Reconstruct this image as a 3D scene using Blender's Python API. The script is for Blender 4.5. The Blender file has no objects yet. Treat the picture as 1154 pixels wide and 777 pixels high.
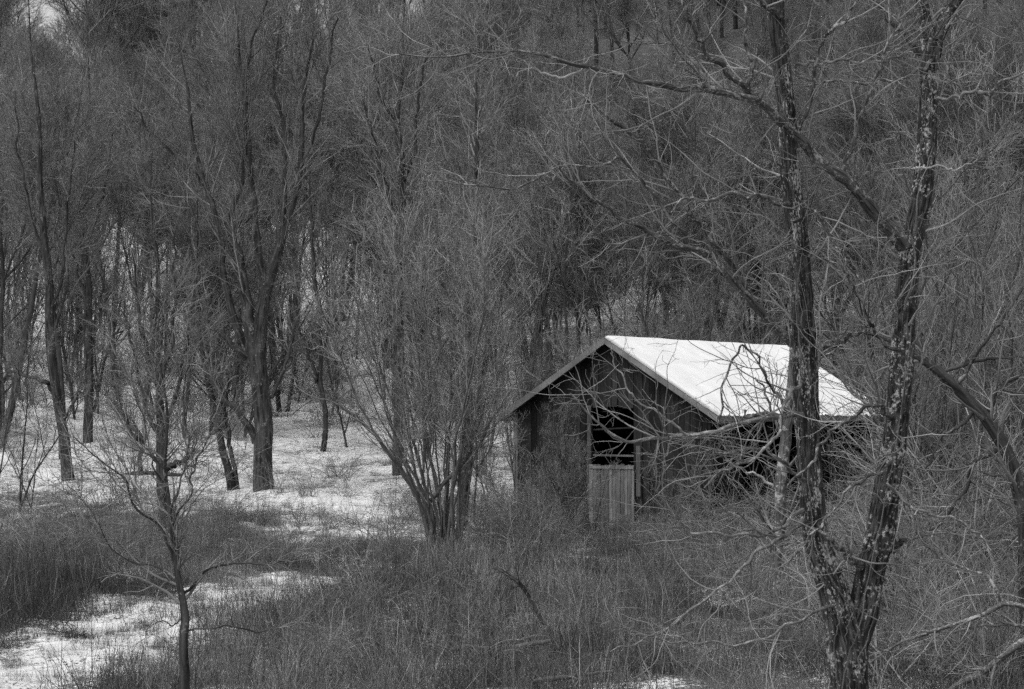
import bpy, math
import numpy as np
from mathutils import Vector, Matrix

rng = np.random.default_rng(7)
F = 2600.0
CAM = np.array([0.0, 0.0, 3.05])
TP = 81.5 / F                       # camera pitched up slightly
pitch = math.atan(TP)
scene = bpy.context.scene
COL = scene.collection

# ------------------------------------------------------------------ placing
def at(px, py, Y):
    """photo pixel + distance along the view -> point in the place"""
    fw = np.array([0, math.cos(pitch), math.sin(pitch)])
    up = np.array([0, -math.sin(pitch), math.cos(pitch)])
    d = fw * F + np.array([1.0, 0, 0]) * (px - 577) + up * (388.5 - py)
    return CAM + d * (Y / d[1])

HY = [-700, -40, 0, 8, 14, 24, 60, 70, 80, 95, 115, 135, 160, 200, 245, 265, 320, 500, 1500]
HZ = [2.0, 1.6, 1.4, 1.2, 0.3, 0.0, 0.0, 0.3, 0.95, 1.9, 3.9, 7.0, 12.2, 22.5, 34.5, 37.5, 39, 39, 39]
_yy = np.linspace(-700, 1500, 2201)
_zz = np.interp(_yy, HY, HZ)
_k = np.hanning(17); _k /= _k.sum()
_zs = np.convolve(np.pad(_zz, 8, mode='edge'), _k, mode='valid')
def ground_z(x, y):
    x = np.asarray(x, float); y = np.asarray(y, float)
    z = np.interp(y, _yy, _zs)
    z = z * (1 + 0.42 * np.clip((x + 42) / 42, 0, 1) * np.clip((y - 75) / 60, 0, 1))
    far = np.clip((y - 60) / 60, 0, 1)
    z = z * (1 - 0.10 * np.clip((-x - 18) / 25, 0, 1) * np.clip((y - 140) / 60, 0, 1))
    z = z + 0.06 * np.sin(x * 0.9 + 1.3) * np.cos(y * 0.7 + x * 0.2) + 0.05 * np.sin(x * 2.3 + y * 1.1) \
        + far * (0.5 * np.sin(x * 0.13 + y * 0.05) + 0.25 * np.sin(x * 0.37 - y * 0.21))
    return z

def ground_at(px, py, y0=22, y1=300):
    """where the sight line through a pixel of the photo meets the ground"""
    Y = np.linspace(y0, y1, 6000)
    a = at(px, py, 1.0) - CAM
    X = a[0] * Y; Z = CAM[2] + a[2] * Y
    h = Z - ground_z(X, Y)
    i = np.argmax(h <= 0)
    if h[i] > 0: i = len(Y) - 1
    return np.array([X[i], Y[i], float(ground_z(X[i], Y[i]))])

# ------------------------------------------------------------------ mesh kit
def norm(v): return v / np.maximum(np.linalg.norm(v, axis=-1, keepdims=True), 1e-9)

class MB:
    def __init__(s): s.v = []; s.q = []; s.n = 0; s.c = []; s.t = []
    def add(s, v, q, co=None, tone=None):
        s.v.append(v); s.q.append(np.asarray(q, np.int32) + s.n); s.n += len(v)
        s.c.append(co if co is not None else v * 1.0)
        s.t.append(np.full(len(v), 0.5 if tone is None else tone) if (tone is None or np.ndim(tone) == 0) else tone)
    def tubes(s, P, R, n, tone=None):
        """P (N,k,3), R (N,k): tubes of n sides"""
        N, k, _ = P.shape
        T = norm(np.gradient(P, axis=1))
        m = norm(P[:, -1] - P[:, 0])
        ref = np.where(np.abs(m[:, 2:3]) > 0.8, np.array([[1.0, 0, 0]]), np.array([[0, 0, 1.0]]))[:, None, :]
        U = norm(np.cross(T, ref)); V = np.cross(T, U)
        a = np.arange(n) / n * 2 * math.pi
        ca, sa = np.cos(a), np.sin(a)
        ring = U[:, :, None, :] * ca[None, None, :, None] + V[:, :, None, :] * sa[None, None, :, None]
        vv = P[:, :, None, :] + ring * R[:, :, None, None]
        seg = np.linalg.norm(np.diff(P, axis=1), axis=-1)
        L = np.concatenate([np.zeros((N, 1)), np.cumsum(seg, 1)], 1)
        r0 = np.maximum(R.max(1), 0.01)[:, None, None]
        off = (np.arange(N) * 7.31)[:, None, None]
        co = np.stack([np.broadcast_to(ca * 1.0, (N, k, n)) * r0 + off, np.broadcast_to(sa * 1.0, (N, k, n)) * r0,
                       np.broadcast_to(L[:, :, None], (N, k, n))], -1)
        b = np.arange(N)[:, None, None] * (k * n) + np.arange(k - 1)[None, :, None] * n
        j = np.arange(n)[None, None, :]; j2 = (j + 1) % n
        q = np.stack([b + j, b + j2, b + n + j2, b + n + j], -1).reshape(-1, 4)
        if tone is None: tone = np.random.default_rng(N * 31 + k).random(N)
        tn = np.broadcast_to(np.asarray(tone)[:, None, None], (N, k, n)).reshape(-1)
        s.add(vv.reshape(-1, 3), q, co.reshape(-1, 3), tn)
        return s
    def box(s, x0, x1, y0, y1, z0, z1, tone=0.5, M=None):
        v = np.array([[x, y, z] for z in (z0, z1) for y in (y0, y1) for x in (x0, x1)], float)
        return s.hexa(v, tone, M)
    def hexa(s, v, tone=0.5, M=None):
        v = np.asarray(v, float)
        co = v * 1.0 + np.array([tone * 37.0, tone * 11.0, 0])
        if M is not None: v = v @ np.array(M.to_3x3()).T + np.array(M.translation)
        q = [[0, 2, 3, 1], [4, 5, 7, 6], [0, 1, 5, 4], [2, 6, 7, 3], [0, 4, 6, 2], [1, 3, 7, 5]]
        s.add(v, q, co, tone); return s
    def mesh(s, name, smooth=True):
        v = np.concatenate(s.v).astype(np.float32); q = np.concatenate(s.q).astype(np.int32)
        me = bpy.data.meshes.new(name)
        me.vertices.add(len(v)); me.vertices.foreach_set('co', v.ravel())
        me.loops.add(len(q) * 4); me.loops.foreach_set('vertex_index', q.ravel())
        me.polygons.add(len(q))
        me.polygons.foreach_set('loop_start', np.arange(len(q), dtype=np.int32) * 4)
        me.update(calc_edges=True)
        me.polygons.foreach_set('use_smooth', np.full(len(q), smooth, bool))
        at_ = me.attributes.new('grain', 'FLOAT_VECTOR', 'POINT')
        at_.data.foreach_set('vector', np.concatenate(s.c).astype(np.float32).ravel())
        at_ = me.attributes.new('tone', 'FLOAT', 'POINT')
        at_.data.foreach_set('value', np.concatenate(s.t).astype(np.float32))
        return me
    def build(s, name, mat, parent=None, smooth=True, link=True):
        me = s.mesh(name, smooth); me.materials.append(mat)
        o = bpy.data.objects.new(name, me)
        if link: COL.objects.link(o)
        if parent is not None: o.parent = parent
        return o

def tag(o, label=None, cat=None, group=None, kind=None):
    if label: o['label'] = label
    if cat: o['category'] = cat
    if group: o['group'] = group
    if kind: o['kind'] = kind
    return o
def empty(name, loc=(0, 0, 0), rz=0.0):
    o = bpy.data.objects.new(name, None); COL.objects.link(o)
    o.location = tuple(float(c) for c in loc); o.rotation_euler.z = float(rz); o.empty_display_size = 0.3
    return o
def dup(root, loc, rz, sc=1.0, label=None, group=None, sz=None):
    r = root.copy(); COL.objects.link(r)
    r.location = tuple(float(c) for c in loc); r.rotation_euler = (0, 0, float(rz))
    r.scale = (sc, sc, sc if sz is None else sz)
    if label: r['label'] = label
    if group: r['group'] = group
    for ch in list(root.children):
        c = ch.copy(); COL.objects.link(c); c.parent = r
    return r

# ------------------------------------------------------------------ materials (black-and-white world)
def new_mat(name):
    m = bpy.data.materials.new(name); m.use_nodes = True
    nt = m.node_tree; nt.nodes.clear()
    out = nt.nodes.new('ShaderNodeOutputMaterial'); b = nt.nodes.new('ShaderNodeBsdfPrincipled')
    nt.links.new(b.outputs[0], out.inputs[0])
    b.inputs['Roughness'].default_value = 0.9
    b.inputs['Specular IOR Level'].default_value = 0.15
    return m, nt, b
def N(nt, t, **kw):
    n = nt.nodes.new(t)
    for k, v in kw.items():
        if k.startswith('i_'): n.inputs[k[2:].replace('_', ' ')].default_value = v
        else: setattr(n, k, v)
    return n
def ramp(nt, src, stops):
    r = N(nt, 'ShaderNodeValToRGB'); e = r.color_ramp.elements
    while len(e) < len(stops): e.new(0.5)
    for i, (p, c) in enumerate(stops): e[i].position = p; e[i].color = (c, c, c, 1)
    nt.links.new(src, r.inputs[0]); return r.outputs[0]
def math_(nt, op, a, b=None, clamp=False):
    n = N(nt, 'ShaderNodeMath', operation=op, use_clamp=clamp)
    for i, s in enumerate((a, b)):
        if s is None: continue
        if isinstance(s, (int, float)): n.inputs[i].default_value = s
        else: nt.links.new(s, n.inputs[i])
    return n.outputs[0]
def mixc(nt, f, a, b):
    n = N(nt, 'ShaderNodeMix', data_type='FLOAT')
    for s, i in ((f, 0), (a, 2), (b, 3)):
        if isinstance(s, (int, float)): n.inputs[i].default_value = s
        else: nt.links.new(s, n.inputs[i])
    return n.outputs[0]

def bark_mat(name, lo, hi, lichen=0.0, lich_col=0.42, bump=0.6, sc=38.0, stretch=0.16, ridge=False, lsc=16.0):
    m, nt, b = new_mat(name)
    a = N(nt, 'ShaderNodeAttribute', attribute_name='grain')
    mp = N(nt, 'ShaderNodeMapping'); mp.inputs['Scale'].default_value = (1, 1, stretch)
    nt.links.new(a.outputs['Vector'], mp.inputs[0])
    n1 = N(nt, 'ShaderNodeTexNoise', i_Scale=sc, i_Detail=4.0, i_Roughness=0.65, i_Distortion=0.6)
    nt.links.new(mp.outputs[0], n1.inputs['Vector'])
    n2 = N(nt, 'ShaderNodeTexNoise', i_Scale=3.0, i_Detail=3.0)
    nt.links.new(a.outputs['Vector'], n2.inputs['Vector'])
    base = ramp(nt, n1.outputs[0], [(0.36, lo), (0.62, hi)])
    var = ramp(nt, n2.outputs[0], [(0.3, 0.7), (0.7, 1.3)])
    col = math_(nt, 'MULTIPLY', base, var)
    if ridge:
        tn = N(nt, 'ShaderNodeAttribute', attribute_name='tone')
        col = math_(nt, 'MULTIPLY', col, ramp(nt, tn.outputs['Fac'], [(0.15, 0.45), (0.9, 1.3)]))  # furrows darker than ridges: dark inner bark, plus groove shade painted into the colour
    oi = N(nt, 'ShaderNodeObjectInfo')
    col = math_(nt, 'MULTIPLY', col, ramp(nt, oi.outputs['Random'], [(0.0, 0.75), (1.0, 1.25)]))
    if lichen > 0:
        mp2 = N(nt, 'ShaderNodeMapping'); mp2.inputs['Scale'].default_value = (1, 1, 1.15)
        nt.links.new(a.outputs['Vector'], mp2.inputs[0])
        n3 = N(nt, 'ShaderNodeTexNoise', i_Scale=lsc, i_Detail=4.0, i_Roughness=0.65)
        nt.links.new(mp2.outputs[0], n3.inputs['Vector'])
        n4 = N(nt, 'ShaderNodeTexNoise', i_Scale=3.1, i_Detail=2.0)
        nt.links.new(a.outputs['Vector'], n4.inputs['Vector'])
        s = math_(nt, 'ADD', n3.outputs[0], math_(nt, 'MULTIPLY', math_(nt, 'SUBTRACT', n4.outputs[0], 0.5), 0.75))
        f = ramp(nt, s, [(0.65 - lichen * 0.2, 0.0), (0.69 - lichen * 0.2, 0.55), (0.76 - lichen * 0.2, 1.0)])
        col = mixc(nt, f, col, math_(nt, 'MULTIPLY', ramp(nt, n1.outputs[0], [(0.3, 0.6), (0.7, 1.15)]), lich_col))
    nt.links.new(col, b.inputs['Base Color'])
    bp = N(nt, 'ShaderNodeBump', i_Strength=bump, i_Distance=0.02)
    nt.links.new(n1.outputs[0], bp.inputs['Height']); nt.links.new(bp.outputs[0], b.inputs['Normal'])
    return m
def twig_mat(name, lo, hi, rnd=(0.8, 1.2), tv=(0.35, 1.0)):
    m, nt, b = new_mat(name)
    a = N(nt, 'ShaderNodeAttribute', attribute_name='grain')
    n1 = N(nt, 'ShaderNodeTexNoise', i_Scale=2.5, i_Detail=2.0)
    nt.links.new(a.outputs['Vector'], n1.inputs['Vector'])
    col = ramp(nt, n1.outputs[0], [(0.35, lo), (0.65, hi)])
    tn = N(nt, 'ShaderNodeAttribute', attribute_name='tone')
    col = math_(nt, 'MULTIPLY', col, ramp(nt, tn.outputs['Fac'], [(0.0, tv[0]), (0.6, 0.5 * (tv[0] + tv[1])), (1.0, tv[1])]))
    oi = N(nt, 'ShaderNodeObjectInfo')
    col = math_(nt, 'MULTIPLY', math_(nt, 'MULTIPLY', col, ramp(nt, oi.outputs['Random'], [(0.0, rnd[0] * .5), (1.0, rnd[1] * .5)])), 2.0)
    nt.links.new(col, b.inputs['Base Color'])
    return m
def snow_mat():
    m, nt, b = new_mat('snow')
    g = N(nt, 'ShaderNodeNewGeometry')
    n1 = N(nt, 'ShaderNodeTexNoise', i_Scale=1.6, i_Detail=6.0); nt.links.new(g.outputs['Position'], n1.inputs['Vector'])
    c = ramp(nt, n1.outputs[0], [(0.3, 0.68), (0.7, 0.80)]); nt.links.new(c, b.inputs['Base Color'])
    bp = N(nt, 'ShaderNodeBump', i_Strength=0.45, i_Distance=0.05)
    nt.links.new(n1.outputs[0], bp.inputs['Height']); nt.links.new(bp.outputs[0], b.inputs['Normal'])
    b.inputs['Roughness'].default_value = 0.8
    return m
def wood_mat(name, lo, hi):
    m, nt, b = new_mat(name)
    a = N(nt, 'ShaderNodeAttribute', attribute_name='grain'); t = N(nt, 'ShaderNodeAttribute', attribute_name='tone')
    mp = N(nt, 'ShaderNodeMapping'); mp.inputs['Scale'].default_value = (1, 1, 0.05)
    nt.links.new(a.outputs['Vector'], mp.inputs[0])
    n1 = N(nt, 'ShaderNodeTexNoise', i_Scale=45.0, i_Detail=5.0, i_Roughness=0.7)
    nt.links.new(mp.outputs[0], n1.inputs['Vector'])
    n2 = N(nt, 'ShaderNodeTexNoise', i_Scale=1.3, i_Detail=3.0); nt.links.new(a.outputs['Vector'], n2.inputs['Vector'])
    c = ramp(nt, n1.outputs[0], [(0.3, lo), (0.7, hi)])
    c = math_(nt, 'MULTIPLY', c, ramp(nt, n2.outputs[0], [(0.3, 0.6), (0.7, 1.4)]))
    c = math_(nt, 'MULTIPLY', c, math_(nt, 'MULTIPLY', t.outputs['Fac'], 2.0))
    nt.links.new(c, b.inputs['Base Color'])
    bp = N(nt, 'ShaderNodeBump', i_Strength=0.5, i_Distance=0.01)
    nt.links.new(n1.outputs[0], bp.inputs['Height']); nt.links.new(bp.outputs[0], b.inputs['Normal'])
    return m
def ground_mat():
    m, nt, b = new_mat('ground')
    a = N(nt, 'ShaderNodeAttribute', attribute_name='snow')
    g = N(nt, 'ShaderNodeNewGeometry')
    n1 = N(nt, 'ShaderNodeTexNoise', i_Scale=3.5, i_Detail=7.0, i_Roughness=0.68)
    n2 = N(nt, 'ShaderNodeTexNoise', i_Scale=0.55, i_Detail=4.0, i_Roughness=0.6)
    n3 = N(nt, 'ShaderNodeTexNoise', i_Scale=22.0, i_Detail=4.0)
    for n in (n1, n2, n3): nt.links.new(g.outputs['Position'], n.inputs['Vector'])
    s = math_(nt, 'ADD', math_(nt, 'MULTIPLY', math_(nt, 'SUBTRACT', n1.outputs[0], 0.5), 1.3),
              math_(nt, 'MULTIPLY', math_(nt, 'SUBTRACT', n2.outputs[0], 0.5), 1.2))
    s = math_(nt, 'ADD', s, a.outputs['Fac'])
    s = math_(nt, 'ADD', s, math_(nt, 'MULTIPLY', math_(nt, 'SUBTRACT', n3.outputs[0], 0.5), 2.3))
    f = ramp(nt, s, [(0.46, 0.0), (0.62, 1.0)])
    litter = ramp(nt, n3.outputs[0], [(0.3, 0.03), (0.7, 0.15)])
    sn = ramp(nt, n1.outputs[0], [(0.3, 0.46), (0.7, 0.70)])
    nt.links.new(mixc(nt, f, litter, sn), b.inputs['Base Color'])
    bp = N(nt, 'ShaderNodeBump', i_Strength=0.5, i_Distance=0.06)
    nt.links.new(n1.outputs[0], bp.inputs['Height']); nt.links.new(bp.outputs[0], b.inputs['Normal'])
    return m

M_SNOW = snow_mat()
M_GROUND = ground_mat()
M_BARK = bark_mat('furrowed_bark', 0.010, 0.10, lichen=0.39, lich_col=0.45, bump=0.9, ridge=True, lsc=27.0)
M_BARKP = bark_mat('pale_bark', 0.03, 0.14, lichen=0.55, lich_col=0.38, lsc=14.0)
M_LIMB = bark_mat('limb_bark', 0.022, 0.12, lichen=0.55, lich_col=0.34, bump=0.6, lsc=26.0)
M_TRUNKF = bark_mat('distant_bark', 0.022, 0.070, lichen=0.0, sc=14, bump=0.5)
M_TRUNKM = bark_mat('grey_bark', 0.010, 0.060, lichen=0.1, lich_col=0.2, sc=9, bump=1.0)
M_LIMBP = bark_mat('pale_limb_bark', 0.06, 0.18, lichen=0.5, lich_col=0.40, bump=0.5, lsc=26.0)
M_TWIGP = twig_mat('pale_twig', 0.13, 0.35, tv=(0.4, 1.0))
M_TWIGM = twig_mat('grey_twig', 0.16, 0.34)
M_TWIGL = twig_mat('light_twig', 0.20, 0.42)
M_TRUNKL = bark_mat('light_bark', 0.04, 0.12, lichen=0.1, lich_col=0.2, sc=24, bump=0.6)
M_TWIGF = twig_mat('distant_twig', 0.155, 0.33, (0.7, 1.3), tv=(0.3, 1.0))
M_CANE = twig_mat('cane', 0.15, 0.42, (0.75, 1.25), tv=(0.25, 1.0))
M_GRASS = twig_mat('dead_grass', 0.12, 0.36, (0.7, 1.3), tv=(0.10, 1.0))
_nt = M_GRASS.node_tree; _b = [n for n in _nt.nodes if n.type == 'BSDF_PRINCIPLED'][0]; _src = _b.inputs['Base Color'].links[0].from_socket
_a = _nt.nodes.new('ShaderNodeAttribute'); _a.attribute_type = 'INSTANCER'; _a.attribute_name = 'kind_tone'
_nt.links.new(math_(_nt, 'MULTIPLY', _src, _a.outputs['Fac']), _b.inputs['Base Color'])
M_WOOD = wood_mat('weathered_wood', 0.004, 0.030)
M_DOOR = wood_mat('door_wood', 0.055, 0.18)
M_TRIM = wood_mat('trim_wood', 0.13, 0.24)
M_TIN = wood_mat('roof_tin', 0.03, 0.06)

# ------------------------------------------------------------------ growing branches
def grow(start, d, L, r0, r1, k, wander, up, rg, kink=0.0, dropk=None):
    n = len(start); P = np.zeros((n, k + 1, 3)); P[:, 0] = start; d = norm(d)
    step = (L / k)[:, None]
    upv = np.array([0, 0, 1.0])
    for i in range(k):
        d = norm(d + rg.normal(0, wander, (n, 3)) + upv * (up if dropk is None else up - dropk * i))
        P[:, i + 1] = P[:, i] + d * step
    t = np.linspace(0, 1, k + 1)[None, :]
    R = r0[:, None] * (1 - t) + r1 * t
    return P, R
def spawn(P, R, n, t0, t1, a0, a1, l0, l1, rf, rmax, rg, fade=0.5, flat=0.0, upb=0.0, rmin=0.001, bytip=False):
    seg = np.linalg.norm(np.diff(P, axis=1), axis=-1).sum(1)
    idx = rg.choice(len(P), n, p=seg / seg.sum())
    t = rg.uniform(t0, t1, n); k = P.shape[1] - 1
    f = t * k; i = np.minimum(f.astype(int), k - 1); fr = (f - i)[:, None]
    a, b = P[idx, i], P[idx, i + 1]
    pos = a * (1 - fr) + b * fr; tan = norm(b - a)
    rad = R[idx, i] * (1 - fr[:, 0]) + R[idx, i + 1] * fr[:, 0]
    rv = norm(rg.normal(0, 1, (n, 3)) + np.array([0, 0, upb]))
    if flat: rv = norm(rv * np.array([1, 1, 1 - flat]))
    perp = norm(rv - (rv * tan).sum(1, keepdims=True) * tan)
    ang = rg.uniform(a0, a1, n)[:, None]
    d = tan * np.cos(ang) + perp * np.sin(ang)
    L = rg.uniform(l0, l1, n) * (1 - fade * t)
    r = np.clip(rad * rf, rmin, rmax)
    return pos - d * (rad * 0.3)[:, None], d, L, r
def resample(pts, k):
    """Catmull-Rom through rows of (x,y,z,r) -> k rows"""
    p = np.asarray(pts, float)
    if len(p) == 2: p = np.stack([p[0], (p[0] + p[1]) / 2, p[1]])
    q = np.concatenate([2 * p[:1] - p[1:2], p, 2 * p[-1:] - p[-2:-1]])
    d = np.concatenate([[0], np.cumsum(np.linalg.norm(np.diff(p[:, :3], axis=0), axis=1))])
    s = np.linspace(0, d[-1], k); i = np.clip(np.searchsorted(d, s, side='right') - 1, 0, len(p) - 2)
    u = ((s - d[i]) / np.maximum(d[i + 1] - d[i], 1e-9))[:, None]
    a, b, c, e = q[i], q[i + 1], q[i + 2], q[i + 3]
    return 0.5 * (2 * b + (c - a) * u + (2 * a - 5 * b + 4 * c - e) * u ** 2 + (3 * b - a - 3 * c + e) * u ** 3)
def trace(pts, k=28, wob=0.0, rg=rng):
    """pts: (px, py, width_px, Y)"""
    rows = [list(at(x, y, Y)) + [w * 0.5 * Y / F] for x, y, w, Y in pts]
    r = resample(rows, k); P = r[:, :3]; R = np.maximum(r[:, 3], 0.0012)
    if wob:
        w = rg.normal(0, 1, (k, 3)); w = (w + np.roll(w, 1, 0)) * 0.5; w[0] = 0
        P = P + w * wob
    return P, R

def furrow(P, R, n, rg, amp=0.10, res=0.02, flare=0):
    """one thick stem with real bark ridges"""
    L = np.linalg.norm(np.diff(P, axis=0), axis=1).sum(); k = max(12, int(L / res))
    r = resample(np.column_stack([P, R]), k); P, R = r[:, :3], r[:, 3]
    mb = MB(); mb.tubes(P[None], R[None], n)
    v = mb.v[0].reshape(k, n, 3); a = np.arange(n) / n * 2 * math.pi; s = np.linspace(0, L, k)
    h = np.zeros((k, n))
    for f, w, o in ((13, 1.0, 2.6), (19, 0.9, 4.3), (7, 0.5, 1.6), (27, 0.6, 6.1)):
        ph = rg.uniform(0, 6.28); warp = 1.1 * np.sin(s * o * 2.3 + ph)[:, None] + 0.8 * np.sin(s * o * 6.1 + 2 * ph)[:, None] * np.sin(a * 2 + ph)[None]
        h += w * np.sin(f * a[None] + warp + ph)
    h += 1.3 * np.sin(s[:, None] * 34 + 3 * np.sin(a[None] * 5 + s[:, None] * 4)) * np.sin(a[None] * 11 + 2 * np.sin(s[:, None] * 7))
    def vn(cs, ca):
        ks = max(3, int(L / cs)); g = rg.normal(0, 1, (ks + 2, ca)); fs = np.linspace(0, ks, k); i0 = fs.astype(int); u = (fs - i0)[:, None]
        row = g[i0] * (1 - u) + g[np.minimum(i0 + 1, ks + 1)] * u
        fa = a / (2 * math.pi) * ca; j0 = fa.astype(int) % ca; w_ = (fa - fa.astype(int))[None]
        return row[:, j0] * (1 - w_) + row[:, (j0 + 1) % ca] * w_
    h = 0.75 * h + 1.5 * vn(0.10, 24) + 1.1 * vn(0.05, 34)
    h = np.tanh(h * 0.7)
    big = sum(np.sin(s * q + rg.uniform(0, 6)) for q in (1.7, 4.3, 9.1))[:, None] * 0.02
    lump = 0.03 * np.sin(2 * a[None] + s[:, None] * 1.5)
    disp = 1 + amp * h * 0.5 + big + lump
    v = P[:, None] + (v - P[:, None]) * disp[:, :, None]
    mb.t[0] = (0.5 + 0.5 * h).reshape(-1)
    mb.v[0] = v.reshape(-1, 3)
    return mb

# ------------------------------------------------------------------ tree prototypes
def far_tree(seed, H=15.0, r=0.17, nl=14, spread=0.7, l2=110, l3=1000, l4=4200, tw=0.0075, fork=False, low=0.38):
    rg = np.random.default_rng(seed)
    ns = 2 if fork else 1
    st = np.zeros((ns, 3)); st[:, 2] = -0.4; st[:, 0] = np.linspace(-0.1, 0.1, ns) if ns > 1 else 0
    d = rg.normal(0, 0.06 if ns == 1 else 0.14, (ns, 3)); d[:, 2] = 1
    P0, R0 = grow(st, d, np.full(ns, H) * rg.uniform(0.85, 1, ns), np.full(ns, r), 0.012, 14, 0.055, 0.03, rg)
    s = spawn(P0, R0, nl, low, 0.93, 0.35, 0.95, H * 0.30, H * 0.50, 0.62, r * 0.55, rg, fade=0.45)
    P1, R1 = grow(*s, 0.010, 8, 0.10, 0.10, rg)
    A, B = P1, R1
    s = spawn(A, B, l2, 0.15, 1, 0.3, 0.9, H * 0.10, H * 0.22, 0.6, 0.035, rg, rmin=tw * 1.2)
    P2, R2 = grow(*s, tw, 6, 0.13, 0.09, rg)
    s = spawn(P2, R2, l3, 0.1, 1, 0.3, 1.0, H * 0.045, H * 0.11, 0.6, 0.018, rg, rmin=tw)
    P3, R3 = grow(*s, tw * 0.7, 4, 0.17, 0.08, rg)
    s = spawn(P3, R3, l4, 0.1, 1, 0.3, 1.0, H * 0.02, H * 0.06, 0.6, 0.01, rg, rmin=tw * 0.8)
    P4, R4 = grow(*s, tw * 0.5, 3, 0.2, 0.06, rg)
    R2 = R2 * rg.uniform(.7, 1.4, (len(R2), 1)); R3 = R3 * rg.uniform(.6, 1.7, (len(R3), 1)); R4 = R4 * rg.uniform(.5, 1.7, (len(R4), 1))
    e = empty('bare_tree')
    MB().tubes(P0, R0, 9).tubes(P1, R1, 6).build('trunk', M_TRUNKF, e)
    MB().tubes(P2, R2, 4).tubes(P3, R3, 3).tubes(P4, R4, 3).build('crown', M_TWIGF, e)
    return e
def bush(seed, name, H=2.0, n=26, spread=0.6, l2=160, l3=500, drop=0.0, tw=0.003, mat=None, r=0.012, base=0.25, wander=0.09, up=0.04, part='canes'):
    rg = np.random.default_rng(seed)
    st = np.column_stack([rg.normal(0, base, n), rg.normal(0, base, n), np.full(n, -0.12)])
    d = np.column_stack([rg.normal(0, spread, n), rg.normal(0, spread, n), np.ones(n)])
    P, R = grow(st, d, rg.uniform(0.55, 1.15, n) * H, np.full(n, r) * rg.uniform(0.5, 1.2, n), tw * 0.7, 10, wander, up, rg, dropk=drop)
    s = spawn(P, R, l2, 0.2, 1, 0.3, 1.0, H * 0.15, H * 0.45, 0.6, r * 0.6, rg, rmin=tw)
    P2, R2 = grow(*s, tw * 0.6, 5, wander * 1.4, up * 0.6, rg, dropk=drop)
    mb = MB().tubes(P, R, 4).tubes(P2, R2, 3)
    if l3:
        s = spawn(P2, R2, l3, 0.1, 1, 0.3, 1.1, H * 0.06, H * 0.18, 0.6, r * 0.4, rg, rmin=tw * 0.8)
        P3, R3 = grow(*s, tw * 0.5, 3, wander * 1.6, up * 0.4, rg); mb.tubes(P3, R3, 3)
    return mb.build(name, mat or M_CANE)

# ------------------------------------------------------------------ ground
def dist_poly(x, y, pts):
    d = np.full(np.shape(x), 1e9)
    for (ax, ay), (bx, by) in zip(pts[:-1], pts[1:]):
        t = np.clip(((x - ax) * (bx - ax) + (y - ay) * (by - ay)) / ((bx - ax) ** 2 + (by - ay) ** 2), 0, 1)
        d = np.minimum(d, np.hypot(x - ax - t * (bx - ax), y - ay - t * (by - ay)))
    return d
PATH = [(-5.6, 18), (-5.9, 25), (-6.0, 28), (-5.5, 31.5), (-4.9, 37), (-4.0, 43)]
PATCH = [(ground_at(*p), r, s) for p, r, s in [
    ((390, 600), 1.5, 0.8), ((430, 575), 2.2, 0.8), ((350, 570), 3.0, 0.9), ((600, 632), 1.6, 0.6), ((545, 578), 3.5, 0.55), ((270, 658), 1.3, 0.5),
    ((1090, 745), 0.6, 0.4), ((840, 765), 0.4, 0.4), ((700, 640), 1.0, 0.35), ((180, 615), 1.2, 0.4), ((1060, 560), 3, 0.6), ((40, 700), 1.0, 0.4)]]
def ss(e0, e1, v):
    t = np.clip((v - e0) / (e1 - e0), 0, 1); return t * t * (3 - 2 * t)
def gaps(x, y): return np.sin(x * 1.9 + 1.7 * np.sin(y * 0.8)) * np.cos(y * 1.05 + 1.3 * np.sin(x * 0.7))
def snow_cover(x, y):
    x = np.asarray(x, float); y = np.asarray(y, float)
    m = np.maximum(0.38, 0.84 * (1 - ss(0.3, 3.4, dist_poly(x, y, PATH) + 0.35 * np.sin(x * 3.1 + y) * np.cos(y * 1.7))))
    m = np.maximum(m, 0.53 * ss(0.55, 0.9, gaps(x, y)))
    for c, r, s in PATCH:
        m = np.maximum(m, s * (1 - ss(r * 0.4, r * 1.2, np.hypot(x - c[0], (y - c[1]) * 0.55))))
    field = ss(57, 79, y + 2.5 * np.sin(x * 0.5) + 1.5 * np.sin(x * 1.7 + y * 0.3)) * 0.71
    pz = ss(50, 57, y) * ss(-8.5, -5.5, x) * (1 - ss(-1.5, 2.0, x))
    m = np.maximum(m, 0.60 * pz)
    m = np.maximum(m, field)
    m = m * (1 + 0.16 * np.sin(x * 1.3 + np.sin(y * 0.6)) * np.cos(y * 0.7 + x * 0.5) * ss(57, 66, y))
    m = m * (1 - (0.38 - 0.30 * (1 - ss(-8, 0, x))) * ss(98, 125, y)) * (1 - 0.8 * ss(175, 225, y))
    m = m * (1 - 0.25 * ss(-3, 4, x) * ss(60, 70, y))
    return m
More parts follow.
